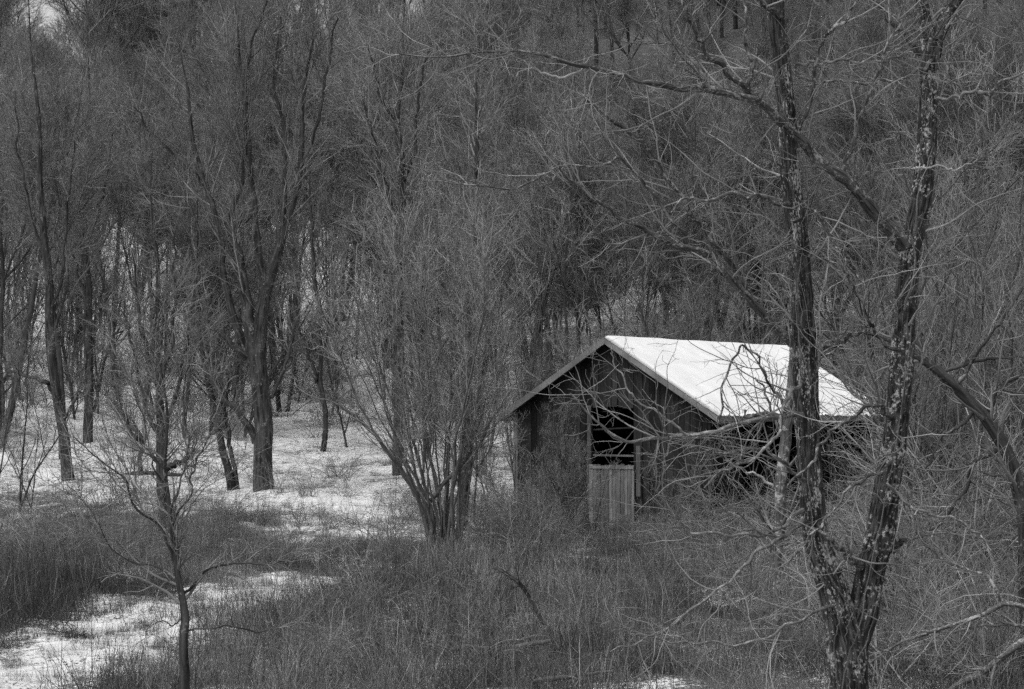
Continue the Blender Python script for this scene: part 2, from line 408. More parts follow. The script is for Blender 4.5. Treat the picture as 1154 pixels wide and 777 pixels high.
def build_ground():
    def axis(lim, core, fine, coarse):
        a = np.arange(-core, core, fine); g = np.geomspace(core, lim, coarse); return np.concatenate([-g[::-1], a[1:], g])
    xs = axis(1200, 24, 0.25, 60)
    ys = np.concatenate([np.linspace(-700, 10, 30)[:-1], np.arange(10, 60, 0.3), np.arange(60, 130, 0.6), np.arange(130, 270, 2.5), np.geomspace(270, 1500, 30)])
    X, Y = np.meshgrid(xs, ys); Z = ground_z(X, Y)
    lump = 0.03 * np.sin(X * 5.1 + 2 * np.sin(Y * 3.3)) * np.cos(Y * 4.7 + X)
    Z = Z + lump * (np.abs(X) < 40)
    v = np.stack([X, Y, Z], -1).reshape(-1, 3); nx, ny = len(xs), len(ys)
    i = (np.arange(ny - 1)[:, None] * nx + np.arange(nx - 1)[None]).ravel()
    mb = MB(); mb.add(v, np.stack([i, i + 1, i + nx + 1, i + nx], -1))
    o = mb.build('ground', M_GROUND)
    a = o.data.attributes.new('snow', 'FLOAT', 'POINT')
    a.data.foreach_set('value', snow_cover(X, Y).astype(np.float32).ravel())
    tag(o, kind='structure')
build_ground()

# ------------------------------------------------------------------ barn
W, LB, TH = 6.7, 10.1, math.radians(35)
SLOPE = 2.02 / (W / 2); RIDGE = 5.10; GX = W / 2 - 0.36; GY = 0.34
BM = Matrix.Translation((2.41, 59.9, 0.0)) @ Matrix.Rotation(-TH, 4, 'Z')
barn = empty('barn'); barn.matrix_world = BM
tag(barn, 'weathered plank barn with snow covered gable roof in the brush', 'barn')
def roof_z(x): return RIDGE - abs(x) * SLOPE
rb = np.random.default_rng(3)
def plank_run(mb, along, fixed, a0, a1, bottom, top, axis='x', hole=None, th=0.025, tone=(0.28, 0.75), wmin=0.13, wmax=0.2, warp=0.015):
    a = a0
    while a < a1 - 0.03:
        w = min(rb.uniform(wmin, wmax), a1 - a); g = rb.uniform(0.006, 0.018)
        t = rb.uniform(*tone); off = rb.uniform(0, warp); lean = rb.normal(0, 0.006)
        c = a + w / 2
        zb = bottom(c) + rb.uniform(-0.03, 0.08) if callable(bottom) else bottom + rb.uniform(-0.03, 0.05)
        spans = [(zb, None)]
        if hole and hole[0] < c < hole[1]: spans = [(hole[3] + rb.uniform(-0.02, 0.04), None)]
        for z0, _ in spans:
            x0, x1 = a + g / 2, a + w - g / 2
            v = []
            for zi in (0, 1):
                for yy in (fixed - off - th, fixed - off):
                    for x in (x0, x1):
                        z = z0 if zi == 0 else top(x)
                        xx = x + (lean if zi == 0 else 0)
                        v.append((xx, yy, z) if axis == 'x' else (-(yy), xx, z))
            if axis == 'y': v = [v[1], v[0], v[3], v[2], v[5], v[4], v[7], v[6]]
            mb.hexa(v, t)
        a += w
# front gable
HX0, HX1, HZ1 = -0.58, 0.68, 3.28
mb = MB()
plank_run(mb, 0, GY, -GX, HX0, 0.0, lambda x: roof_z(x) - 0.10, tone=(0.2, 0.6))
plank_run(mb, 0, GY, HX0, HX1, 0, lambda x: roof_z(x) - 0.10, hole=(HX0, HX1, 0, HZ1), tone=(0.4, 1.0))
plank_run(mb, 0, GY, HX1, GX, 0.0, lambda x: roof_z(x) - 0.10, tone=(0.3, 0.85))
fw = mb.build('gable_wall', M_WOOD, barn, smooth=False)
mb = MB(); plank_run(mb, 0, LB - GY, -GX, GX, 0.0, lambda x: roof_z(x) - 0.10); mb.build('gable_wall', M_WOOD, barn, smooth=False)
ez = roof_z(GX) - 0.12
mb = MB(); plank_run(mb, 0, GX, GY, LB - GY, 0.0, lambda x: ez, axis='y'); 
o = mb.build('side_wall', M_WOOD, barn, smooth=False)       # far long side
mb = MB()
plank_run(mb, 0, -GX + 0.03, GY + 0.02, 1.9, 0.0, lambda x: ez, axis='y', tone=(0.2, 0.5))
plank_run(mb, 0, -GX + 0.03, 1.9, 5.2, 0.0, lambda x: 1.15, axis='y', tone=(0.2, 0.5))
plank_run(mb, 0, -GX + 0.03, 5.2, 6.6, 0.0, lambda x: ez, axis='y', tone=(0.2, 0.5))
plank_run(mb, 0, -GX + 0.03, 6.6, LB - GY, 0.0, lambda x: 1.3, axis='y', tone=(0.2, 0.5))
o = mb.build('side_wall', M_WOOD, barn, smooth=False)       # long side with open bays
# the y-runs above sit at x = -fixed: the first list (fixed=GX) is the far side (x=-GX), the second (fixed=-GX) the camera side
# door of lighter planks below the opening
mb = MB(); a = HX0 - 0.07
while a < HX1 + 0.03:
    w = min(rb.uniform(0.09, 0.15), HX1 + 0.06 - a)
    mb.box(a + 0.006, a + w - 0.006, GY - 0.095 - rb.uniform(0, 0.008), GY - 0.06, 0.04 + rb.uniform(-0.02, 0.05), 1.80 + rb.normal(0, 0.01), rb.uniform(0.3, 0.7)); a += w
door = mb.build('door', M_DOOR, barn, smooth=False)
mb = MB(); mb.box(HX0 - 0.05, HX1 + 0.05, GY - 0.125, GY - 0.099, 1.70, 1.77, 0.6)
mb.build('door_batten', M_DOOR, door, smooth=False)
mb = MB(); mb.box(HX0 - 0.1, HX1 + 0.12, GY - 0.01, GY + 0.03, 2.02, 2.07, 0.4, Matrix.Rotation(0.01, 4, 'Y')); mb.build('rail', M_DOOR, barn, smooth=False); mb = MB()
mb.box(HX0 - 0.1, HX1 + 0.12, GY + 0.04, GY + 0.08, 2.72, 2.76, 0.08, Matrix.Rotation(-0.05, 4, 'Y')); mb.build('rail', M_DOOR, barn, smooth=False)
MB().box(0.80, 0.93, GY - 0.10, GY - 0.045, 1.0, 2.3, 0.3).build('door_post', M_DOOR, barn, smooth=False)
MB().box(-0.72, -0.60, GY - 0.085, GY - 0.045, 0.5, 3.35, 0.2).build('door_post', M_DOOR, barn, smooth=False)
for cx, cy in ((-GX + 0.02, GY + 0.12), (GX - 0.12, GY + 0.12), (GX - 0.12, 3.5), (GX - 0.12, 5.2), (GX - 0.12, LB - 0.6), (-GX + 0.2, LB - 0.6), (-GX + 0.2, 4.6)):
    MB().box(cx - 0.07, cx + 0.07, cy - 0.07, cy + 0.07, -0.1, ez + 0.03, 0.6).build('corner_post', M_WOOD, barn, smooth=False)
MB().box(-GX - 0.10, -GX + 0.03, GY - 0.06, GY - 0.034, 0.1, roof_z(GX) - 0.14, 0.55).build('corner_board', M_DOOR, barn, smooth=False)
mb = MB()
for zz in (1.6, 2.6, 3.6):
    for yy in (2.0, 4.0, 6.5): mb.box(-min(GX, (RIDGE - zz) / SLOPE - 0.2) + 0.1, min(GX, (RIDGE - zz) / SLOPE - 0.2) - 0.1, yy, yy + 0.1, zz, zz + 0.12, 0.2)
mb.build('tie_beam', M_WOOD, barn, smooth=False)
# roof deck, rafters, trim
for sgn in (-1, 1):
    mb = MB(); z0, z1 = RIDGE, RIDGE - W / 2 * SLOPE; x1 = sgn * W / 2
    xs_ = sorted([0.0, x1]); zz = lambda x: RIDGE - abs(x) * SLOPE
    v = [(xs_[0], 0, zz(xs_[0]) - 0.05), (xs_[1], 0, zz(xs_[1]) - 0.05), (xs_[0], LB, zz(xs_[0]) - 0.05), (xs_[1], LB, zz(xs_[1]) - 0.05),
         (xs_[0], 0, zz(xs_[0])), (xs_[1], 0, zz(xs_[1])), (xs_[0], LB, zz(xs_[0])), (xs_[1], LB, zz(xs_[1]))]
    mb.hexa(v, 0.5); roof = mb.build('roof', M_TIN, barn, smooth=False)
    for yy in (0.0, LB):
        m2 = MB(); ya, yb = (yy - 0.035, yy - 0.003) if yy == 0 else (yy + 0.003, yy + 0.035)
        d0, d1 = 0.035, 0.155
        a, b = sgn * 0.004, sgn * (W / 2 + 0.02)
        lo_, hi_ = sorted([a, b])
        v = [(lo_, ya, zz(lo_) - d1), (hi_, ya, zz(hi_) - d1), (lo_, yb, zz(lo_) - d1), (hi_, yb, zz(hi_) - d1),
             (lo_, ya, zz(lo_) - 0.012), (hi_, ya, zz(hi_) - 0.012), (lo_, yb, zz(lo_) - 0.012), (hi_, yb, zz(hi_) - 0.012)]
        if sgn < 0: v = v[:4] + [(p_[0], p_[1], p_[2] + 0.035) for p_ in v[4:]]
        m2.hexa(v, 0.42 if sgn > 0 else 0.33); m2.build('barge_board', M_TRIM, roof, smooth=False)
    MB().box(*sorted([sgn * (W / 2 + 0.003), sgn * (W / 2 + 0.03)]), 0.0, LB, zz(W / 2) - 0.15, zz(W / 2) + 0.0, 0.42).build('eave_board', M_TRIM, roof, smooth=False)
    m3 = MB()
    for yy in np.arange(0.4, LB, 0.75):
        v = []
        lo_, hi_ = sorted([sgn * 0.02, sgn * (W / 2 - 0.02)])
        for dz in (-0.19, -0.053):
            for y_ in (yy, yy + 0.05):
                for x_ in (lo_, hi_): v.append((x_, y_, zz(x_) + dz))
        m3.hexa(v, 0.5)
    m3.build('rafter', M_WOOD, roof, smooth=False)
    # snow blanket
    nu, nv = 40, 70
    u = np.linspace(0, 1, nu); vv = np.linspace(0, 1, nv); U, V = np.meshgrid(u, vv)
    ragx = 0.035 * np.sin(V * 23) * np.sin(V * 9) + 0.02 * np.sin(V * 61 + 1) + 0.02 * rb.normal(0, 1, V.shape) * (U > 0.98)
    X = U * (W / 2 + 0.01 + ragx - 0.0 * V); Yv = 0.0 + V * (LB - 0.02) + 0.012 * np.sin(U * 31) * (V > .98)
    th = 0.055 + 0.006 * np.sin(V * 30 + U * 5) * np.cos(U * 17) + 0.006 * np.sin(V * 7) + 0.006 * np.sin(U * 9 + V * 13) - 0.01 * ss(0.85, 1, U)
    edge = np.minimum(np.minimum(ss(0, 0.012, 1 - U), ss(0, 0.012, V)), ss(0, 0.008, 1 - V))
    th = th * (0.35 + 0.65 * edge) * (0.4 if sgn < 0 else 1.0)
    Zt = RIDGE - X * SLOPE + th + 0.004
    top = np.stack([sgn * X, Yv, Zt], -1).reshape(-1, 3); bot = np.stack([sgn * X, Yv, RIDGE - X * SLOPE + 0.006], -1).reshape(-1, 3)
    i = (np.arange(nv - 1)[:, None] * nu + np.arange(nu - 1)[None]).ravel(); q = np.stack([i, i + 1, i + nu + 1, i + nu], -1)
    if sgn < 0: q = q[:, ::-1]
    ms = MB(); ms.add(top, q)
    n0 = nu * nv
    e1_ = np.arange(nu); e2_ = (nv - 1) * nu + np.arange(nu); e3_ = np.arange(nv) * nu + nu - 1
    ms.add(bot, np.zeros((0, 4), int))
    for e in (e1_, e2_, e3_):
        ms.q.append(np.stack([e[:-1], e[1:], e[1:] + n0, e[:-1] + n0], -1).astype(np.int32))
    ms.build('snow', M_SNOW, roof)

# ------------------------------------------------------------------ the big forked tree in front
def big_tree():
    Y = 19.0; rg = np.random.default_rng(11)
    base = at(957, 777, Y); gz = float(ground_z(base[0], Y))
    root = empty('forked_tree', (base[0], Y, gz))
    tag(root, 'large forked tree with furrowed lichen spotted bark in front of the barn', 'tree')
    inv = -np.array([base[0], Y, gz])
    yb = 388.5 - (gz - CAM[2] - Y * TP) * F / Y   # approximate pixel row of the foot
    PL, RL = trace([(958, yb + 30, 62, Y), (957, 830, 50, Y), (957, 777, 42, Y), (955, 735, 45, Y), (948, 700, 40, Y), (936, 655, 33, Y), (922, 615, 30, Y), (915, 560, 27, Y),
                    (911, 500, 27, Y), (908, 430, 27, Y), (905, 350, 25, Y - .1), (899, 270, 23, Y - .15), (891, 200, 22, Y - .2), (886, 120, 21, Y - .25), (877, 45, 21, Y - .3), (871, -20, 20, Y - .35), (862, -120, 17, Y - .4), (855, -260, 12, Y - .4), (850, -420, 5, Y - .4)], 60)
    PR, RR = trace([(957, 760, 26, Y + .02), (966, 715, 33, Y + .02), (973, 690, 35, Y + .02), (981, 645, 33, Y), (992, 600, 32, Y), (1000, 550, 30, Y), (1009, 490, 27, Y), (1015, 430, 25, Y),
                    (1020, 350, 24, Y + .1), (1026, 285, 23, Y + .2), (1038, 225, 23, Y + .3), (1045, 150, 22, Y + .35), (1047, 90, 22, Y + .4), (1050, 45, 25, Y + .4)], 50)
    PR1, RR1 = trace([(1050, 50, 18, Y + .4), (1041, 20, 15, Y + .4), (1038, -20, 14, Y + .3), (1030, -110, 11, Y + .2), (1035, -260, 7, Y + .2), (1030, -380, 3, Y)], 30)
    PR2, RR2 = trace([(1052, 50, 19, Y + .4), (1065, 22, 17, Y + .45), (1080, -8, 15, Y + .5), (1108, -90, 12, Y + .7), (1130, -230, 8, Y + .9), (1150, -350, 3, Y + 1)], 30)
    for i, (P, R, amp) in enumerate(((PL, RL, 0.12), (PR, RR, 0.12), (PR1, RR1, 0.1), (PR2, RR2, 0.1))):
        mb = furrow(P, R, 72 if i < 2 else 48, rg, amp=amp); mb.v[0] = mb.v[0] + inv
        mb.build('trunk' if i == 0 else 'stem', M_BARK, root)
    # traced limbs: (px, py, width px, Y)
    limbs = [
        [(1018, 278, 17, 19.1), (986, 239, 15, 18.9), (947, 197, 13, 18.7), (916, 172, 12, 18.6), (889, 147, 11, 18.4), (868, 128, 11, 18.2), (850, 112, 10, 18), (793, 102, 8.5, 17.7), (743, 95, 7.5, 17.4), (685, 83, 6, 17.2), (650, 72, 5, 17), (612, 59, 4, 16.9), (573, 58, 3.2, 16.8), (507, 64, 2.2, 16.7), (449, 58, 1.4, 16.6)],
        [(850, 112, 8, 18), (828, 88, 6.5, 17.9), (804, 66, 5.5, 17.8), (785, 40, 4.5, 17.7), (772, 8, 3.5, 17.6), (765, -30, 2.5, 17.5)],
        [(842, 108, 6, 18), (846, 85, 5.5, 18), (848, 68, 5, 18), (838, 42, 4, 18), (842, 10, 3, 18), (830, -40, 2, 18)],
        [(893, 388, 11, 18.9), (876, 372, 10, 18.8), (858, 353, 9.5, 18.7), (831, 322, 8.5, 18.5), (793, 288, 7.5, 18.2), (766, 274, 7, 18), (720, 257, 5.5, 17.7), (681, 232, 4.5, 17.4), (650, 208, 3.5, 17.2), (627, 189, 2.5, 17)],
        [(856, 350, 7, 18.7), (838, 322, 6.5, 18.7), (820, 296, 6, 18.6), (797, 265, 5.5, 18.5), (777, 239, 5.5, 18.4), (758, 216, 5, 18.3), (735, 174, 4.5, 18.2), (712, 152, 4.2, 18.1), (689, 135, 4.5, 18), (662, 112, 3, 17.9)],
        [(775, 276, 4.5, 18.1), (758, 251, 4, 18), (727, 205, 3.4, 18), (697, 178, 3, 17.9), (678, 186, 2.6, 17.8), (627, 191, 2.6, 17.8), (581, 212, 2.2, 17.8), (527, 208, 2, 17.8), (469, 203, 1.2, 17.8)],
        [(887, 160, 5, 18.8), (905, 142, 5, 18.7), (925, 50, 4.2, 18.6), (945, 30, 4.5, 18.4), (965, 10, 3, 18.4), (972, -25, 2, 18.3)],
        [(896, 76, 4, 18.8), (935, 70, 3.2, 18.6), (990, 69, 3, 18.5), (1030, 60, 2, 18.4)],
        [(1055, 66, 4.5, 19.4), (1030, 83, 3.4, 19.1), (990, 92, 3, 18.9), (935, 91, 3, 18.8), (908, 96, 2.2, 18.7)],
        [(1057, 112, 5, 19.3), (1085, 106, 4.3, 19), (1110, 103, 3.4, 18.9), (1128, 95, 3, 18.8), (1154, 80, 2.5, 18.7), (1185, 70, 1.8, 18.6)],
        [(893, 232, 5, 18.8), (870, 225, 4.5, 18.6), (840, 222, 4.2, 18.4), (822, 219, 4, 18.3), (800, 228, 3.4, 18.2), (777, 224, 2.8, 18.1), (755, 240, 1.8, 18)],
        [(904, 468, 7, 18.9), (875, 470, 6, 18.6), (838, 477, 5.2, 18.3), (804, 487, 4.5, 18.1), (774, 491, 4.2, 18), (741, 496, 4, 17.8), (717, 496, 3.8, 17.7), (700, 493, 3.6, 17.6), (684, 487, 3.4, 17.5), (667, 472, 2.4, 17.4), (640, 440, 1.5, 17.3)],
        [(774, 490, 3, 18), (754, 475, 2.8, 17.9), (717, 450, 2.4, 17.8), (700, 425, 2, 17.8), (687, 397, 1.4, 17.7)],
        [(886, 470, 4, 18.7), (872, 440, 3, 18.5), (862, 420, 2.7, 18.4), (850, 395, 2.4, 18.4), (836, 392, 2.4, 18.3), (822, 412, 2.6, 18.3), (817, 430, 2.6, 18.3), (814, 460, 2.4, 18.2), (809, 482, 1.6, 18.2)],
        [(905, 585, 6, 18.9), (888, 600, 5, 18.6), (854, 621, 4, 18.3), (825, 653, 3.5, 18.1), (790, 678, 3, 17.9), (754, 707, 2.6, 17.8), (715, 722, 2, 17.6), (690, 735, 1.2, 17.5)],
        [(905, 575, 5, 18.8), (868, 600, 4, 18.5), (825, 604, 3.4, 18.3), (782, 600, 3, 18.2), (765, 585, 2.4, 18.1), (745, 560, 1.6, 18)],
        [(940, 684, 4, 18.9), (915, 690, 3.4, 18.5), (882, 710, 3, 18.3), (850, 722, 2.8, 18.1), (807, 726, 2.4, 18), (754, 721, 2, 17.9), (725, 722, 1.3, 17.8)],
        [(912, 545, 5, 18.9), (893, 530, 4.5, 18.6), (870, 512, 4, 18.5), (850, 505, 3.4, 18.3), (820, 512, 3, 18.2), (790, 505, 2.3, 18), (770, 510, 1.6, 18)],
        [(902, 430, 5, 18.8), (885, 455, 4, 18.4), (880, 480, 4, 18.3), (866, 500, 3.5, 18.1), (840, 520, 3, 18), (812, 530, 2.5, 17.9), (790, 550, 1.6, 17.8)],
        [(925, 400, 4, 19.0), (945, 385, 3.5, 19), (965, 377, 3, 18.9), (985, 365, 2, 18.8)],
        [(970, 640, 9, 18.9), (952, 622, 7, 18.8), (932, 605, 5, 18.7), (915, 595, 3, 18.8)],
        [(1004, 470, 6, 18.9), (985, 455, 5, 18.7), (962, 470, 4, 18.6), (940, 485, 3.4, 18.5), (915, 520, 3, 18.4), (885, 545, 2, 18.4)],
        [(1000, 546, 4, 18.8), (1028, 570, 3.5, 18.7), (1068, 582, 3, 18.6), (1100, 600, 2.5, 18.6), (1125, 640, 1.8, 18.5)],
        [(1000, 620, 6, 19), (1012, 614, 6, 19.1), (1018, 610, 4, 19.1)],
        [(1005, 520, 4, 18.9), (985, 535, 3.5, 18.6), (960, 550, 3.2, 18.4), (935, 580, 3, 18.2), (905, 620, 2.5, 18), (880, 640, 1.8, 17.9)],
        [(1018, 400, 4.5, 18.9), (990, 380, 3.5, 18.8), (970, 340, 3, 18.6), (955, 310, 2.5, 18.5), (930, 290, 1.8, 18.4)],
        [(1036, 60, 8, 19.3), (1015, 36, 6, 19.1), (995, 12, 5, 19), (975, -30, 4, 18.8), (960, -90, 2.5, 18.6)],
        [(1030, 190, 3, 19.0), (1050, 188, 2.5, 18.8), (1075, 192, 2, 18.7), (1100, 180, 1.4, 18.6)],
        [(948, 196, 6, 18.7), (958, 170, 5, 18.7), (965, 145, 4.5, 18.6), (985, 90, 3.6, 18.5), (1005, 40, 3, 18.4), (1020, -10, 2, 18.4)],
        [(800, 103, 4, 17.7), (785, 75, 3.4, 17.6), (760, 50, 3, 17.5), (740, 15, 2.4, 17.4), (728, -30, 1.6, 17.3)],
        [(760, 97, 4, 17.5), (748, 60, 3, 17.5), (740, 40, 2.6, 17.5), (735, 0, 2, 17.4)],
        [(660, 76, 3.4, 17.1), (640, 85, 3, 17), (612, 84, 3, 17), (590, 72, 2.4, 17), (570, 55, 2, 16.9), (545, 35, 1.5, 16.8)],
        [(880, 20, 5, 18.6), (850, -5, 4, 18.4), (820, -40, 3, 18.2)],
        [(895, 250, 4, 18.7), (915, 235, 3.5, 18.6), (935, 262, 3, 18.5), (955, 300, 2.4, 18.4), (975, 320, 1.6, 18.3)],
    ]
    K = 28; LP, LR = [], []
    for pts in limbs:
        P, R = trace(pts, K, wob=0.017, rg=rg); LP.append(P + inv); LR.append(R)
    LP = np.array(LP); LR = np.array(LR)
    thick = LR.max(1) > 3.9 * 0.5 * 18.5 / F
    PALE = {7, 8, 9, 10, 11, 14, 15, 16, 17, 18, 22}
    for li, P, R in zip(np.where(thick)[0], LP[thick], LR[thick]):
        r = resample(np.column_stack([P, R]), 140)
        kn = 1 + 0.12 * np.sin(np.arange(140) * 0.9 + rg.uniform(0, 6)) * np.sin(np.arange(140) * 0.31)
        MB().tubes(r[None, :, :3], (r[:, 3] * kn)[None], 10).build('limb', M_LIMBP if int(li) in PALE else M_LIMB, root)
    mb = MB().tubes(LP[~thick], LR[~thick], 6)
    # upper stems also carry side branches
    up = [resample(np.column_stack([P + inv, R]), K) for P, R in ((PL[18:], RL[18:]), (PR[18:], RR[18:]), (PR1, RR1), (PR2, RR2))]
    SP = np.array([u[:, :3] for u in up]); SR = np.array([u[:, 3] for u in up])
    s = spawn(SP, SR, 46, 0.0, 0.98, 0.6, 1.4, 0.6, 1.9, 0.25, 0.012, rg, fade=0.2)
    A, B = grow(*s, 0.0022, K - 1, 0.10, 0.01, rg)
    s = spawn(np.concatenate([LP, SP[:, :]]), np.concatenate([LR, SR]), 430, 0.12, 1, 0.4, 1.2, 0.35, 1.3, 0.55, 0.0095, rg, fade=0.3, rmin=0.0028)
    C, D = grow(*s, 0.0014, 14, 0.11, 0.015, rg)
    s1 = spawn(A, B, 220, 0.1, 1, 0.4, 1.2, 0.25, 0.8, 0.6, 0.006, rg, rmin=0.002)
    s2 = spawn(C, D, 1500, 0.05, 1, 0.4, 1.2, 0.15, 0.55, 0.65, 0.005, rg, rmin=0.002)
    G, H = grow(*[np.concatenate([p, q]) for p, q in zip(s1, s2)], 0.0012, 7, 0.15, 0.02, rg)
    s3 = spawn(G, H, 3600, 0.1, 1, 0.5, 1.3, 0.06, 0.25, 0.7, 0.003, rg, rmin=0.0015)
    I, J = grow(*s3, 0.001, 3, 0.25, 0.02, rg)
    mb.tubes(A, B, 5).tubes(C, D, 5).tubes(G, H, 4).tubes(I, J, 3)
    mb.build('crown', M_TWIGP, root)
    # vine stems clinging to the fork
    vn = [[(938, 600, 1.6, 18.7), (932, 640, 2, 18.7), (945, 665, 2.4, 18.72), (958, 683, 2.6, 18.72), (972, 690, 2.4, 18.78), (1003, 706, 1.8, 18.7)],
          [(944, 800, 3, 18.72), (955, 745, 3, 18.72), (960, 730, 3, 18.72), (970, 700, 2.6, 18.75), (978, 655, 2.6, 18.76), (990, 600, 2.4, 18.78), (1010, 500, 2, 18.82), (1022, 410, 1.6, 18.85), (1028, 360, 1.2, 18.9)],
          [(948, 800, 2.4, 18.7), (940, 735, 2.4, 18.7), (946, 700, 2, 18.72), (951, 680, 1.8, 18.75)],
          [(960, 800, 2.2, 18.7), (953, 720, 2, 18.7), (962, 690, 1.8, 18.7)],
          [(975, 770, 2.2, 18.75), (967, 745, 2.4, 18.72), (978, 720, 2.2, 18.75), (992, 672, 1.8, 18.8), (1008, 650, 1.3, 18.8)],
          [(905, 560, 1.4, 18.8), (898, 480, 1.8, 18.75), (903, 420, 2, 18.75), (897, 340, 1.6, 18.72), (905, 280, 1.3, 18.72)]]
    mb = MB()
    for v_ in vn:
        P, R = trace(v_, 60, wob=0.006, rg=rg); R = R * 0.65; mb.tubes((P + inv)[None], R[None], 6)
    o = mb.build('vine', M_TWIGP); o.location = root.location
    tag(o, 'thin pale vine stems climbing the fork of the big lichen spotted tree', 'vine')
big_tree()

def traced_tree(name, label, stems, limbs, bpx, bpy_, seed, mt, mtw, n1, n2, n3, l=(0.4, 1.4), lw=1.0, wb=0.0006, tw=0.003, up=0.05, ang=(0.35, 1.0), cat='tree', base=None, wander=0.12, t0=0.2, group=None, tlo=0.3):
    """a tree whose trunk and limbs follow the photo; twigs grow from them"""
    rg = np.random.default_rng(seed)
    b = base if base is not None else ground_at(bpx, bpy_)
    Y = b[1]; root = empty(name, b); tag(root, label, cat, group)
    K = 24; SP, SR, LP, LR = [], [], [], []
    for src, A, B in ((stems, SP, SR), (limbs, LP, LR)):
        for pts in src:
            pts = [(p[0], p[1], p[2], Y + (p[3] if len(p) > 3 else 0)) for p in pts]
            P, R = trace(pts, K, wob=wb * Y, rg=rg); A.append(P - b); B.append(R * (lw if src is limbs else 1))
    for P, R in zip(SP, SR):
        P[0, 2] = min(P[0, 2], -0.3) if P[0, 2] < 0.6 else P[0, 2]
    for R in SR: R[-6:] *= np.linspace(0.95, 0.3, 6)
    mb = MB().tubes(np.array(SP), np.array(SR), 14)
    if LP: mb.tubes(np.array(LP), np.array(LR), 8)
    mb.build('trunk', mt, root)
    allP = np.array(SP + LP); allR = np.array(SR + LR)
    wP, wR = (np.array(LP + SP), np.array(LR + SR))
    s = spawn(wP, wR, n1, t0, 1, ang[0], ang[1], l[0], l[1], 0.5, 0.03, rg, fade=0.35, rmin=tw * 1.3)
    A, B = grow(*s, tw, 8, wander * 0.8, up, rg)
    s = spawn(A, B, n2, 0.1, 1, 0.35, 1.0, l[0] * 0.5, l[1] * 0.55, 0.6, 0.014, rg, rmin=tw)
    C, D = grow(*s, tw * 0.7, 5, wander * 1.2, up, rg)
    s = spawn(C, D, n3, 0.1, 1, 0.35, 1.1, l[0] * 0.25, l[1] * 0.3, 0.6, 0.008, rg, rmin=tw * 0.8)
    E, G = grow(*s, tw * 0.5, 3, wander * 1.5, up * 0.8, rg)
    MB().tubes(A, B, 5).tubes(C, D, 4).tubes(E, G, 3).build('crown', mtw, root)
    return root

# slim pale tree with peeling bark behind the fork
traced_tree('pale_tree', 'slim pale mottled trunk standing behind the left stem of the forked tree',
    [[(875, 735, 9), (876, 690, 9), (877, 643, 10), (879, 600, 12), (880, 553, 13), (884, 510, 13), (888, 470, 12), (892, 430, 9), (893, 390, 7), (897, 340, 5), (895, 280, 3)]],
    [[(886, 500, 4), (872, 470, 3), (862, 440, 2.4), (850, 425, 1.6)], [(890, 440, 5), (905, 420, 4), (930, 402, 3), (950, 390, 2)],
     [(882, 560, 4), (860, 540, 3), (840, 530, 2.4), (815, 520, 1.6)], [(888, 470, 4), (862, 466, 4), (846, 468, 4, 0), (838, 466, 3)]],
    875, 735, 31, M_BARKP, M_TWIGP, 16, 90, 200, l=(0.4, 1.4), tw=0.0028)

# front left sapling
traced_tree('young_tree', 'small bare young tree beside the snowy track, spreading low limbs',
    [[(209, 800, 12), (208, 745, 11), (207, 700, 10), (204, 672, 8), (198, 640, 6.5), (194, 600, 5.5), (190, 560, 5), (187, 510, 4), (188, 460, 3), (185, 400, 2.4), (188, 330, 1.6)]],
    [[(195, 632, 6), (185, 600, 5), (172, 586, 5), (155, 572, 4.6), (146, 555, 4), (140, 540, 4), (122, 525, 3.2), (100, 508, 2.4), (82, 492, 1.5)],
     [(203, 660, 5), (190, 645, 4.5), (170, 638, 4), (150, 632, 3), (128, 620, 2.5), (108, 590, 2), (90, 560, 1.5), (72, 545, 1)],
     [(208, 668, 6), (222, 655, 5), (240, 640, 4.4), (262, 635, 4.2), (295, 635, 3.2), (320, 630, 2), (335, 610, 1.2)],
     [(209, 712, 4), (230, 708, 3), (262, 706, 3), (290, 712, 3.2), (320, 708, 2), (355, 702, 1.2)],
     [(195, 590, 5), (206, 570, 4), (217, 555, 3.5), (215, 540, 3), (222, 520, 3), (235, 490, 2), (240, 460, 1.4)],
     [(192, 580, 4), (205, 540, 3.4), (212, 500, 3), (206, 450, 2.5), (215, 400, 2), (212, 350, 1.2)],
     [(190, 560, 4), (172, 520, 3), (165, 480, 2.6), (150, 440, 2), (152, 390, 1.3)],
     [(206, 690, 3.4), (198, 705, 2.6), (185, 700, 2.2), (165, 706, 1.2)]],
    208, 812, 41, M_TRUNKM, M_TWIGM, 150, 800, 1600, l=(0.3, 1.1), lw=0.6, wb=0.0006, tw=0.0028, up=0.03, wander=0.15)

# knotty tree behind it
traced_tree('knotty_tree', 'knotty dark tree with a short stub limb, directly behind the young tree by the track',
    [[(184, 612, 14), (184, 580, 13), (183, 545, 13), (182, 510, 12), (181, 470, 10), (180, 430, 8), (176, 380, 7), (178, 310, 5), (170, 240, 3), (172, 160, 1.6)]],
    [[(185, 530, 9), (196, 524, 7), (206, 520, 6), (214, 513, 5), (219, 506, 2)],
     [(180, 490, 6), (168, 470, 5), (160, 440, 4), (150, 400, 3), (140, 340, 2)],
     [(183, 480, 6), (196, 455, 5), (205, 420, 4), (212, 370, 3), (222, 310, 2)],
     [(178, 520, 5), (160, 500, 5), (146, 488, 5), (142, 470, 4), (128, 455, 2)],
     [(180, 430, 5), (192, 390, 4), (198, 330, 3), (196, 260, 2)],
     [(180, 440, 5), (166, 400, 4), (155, 340, 3), (150, 280, 2)]],
    184, 612, 42, M_TRUNKM, M_TWIGM, 110, 800, 1600, l=(0.5, 1.7), tw=0.0042, up=0.03, wander=0.15)

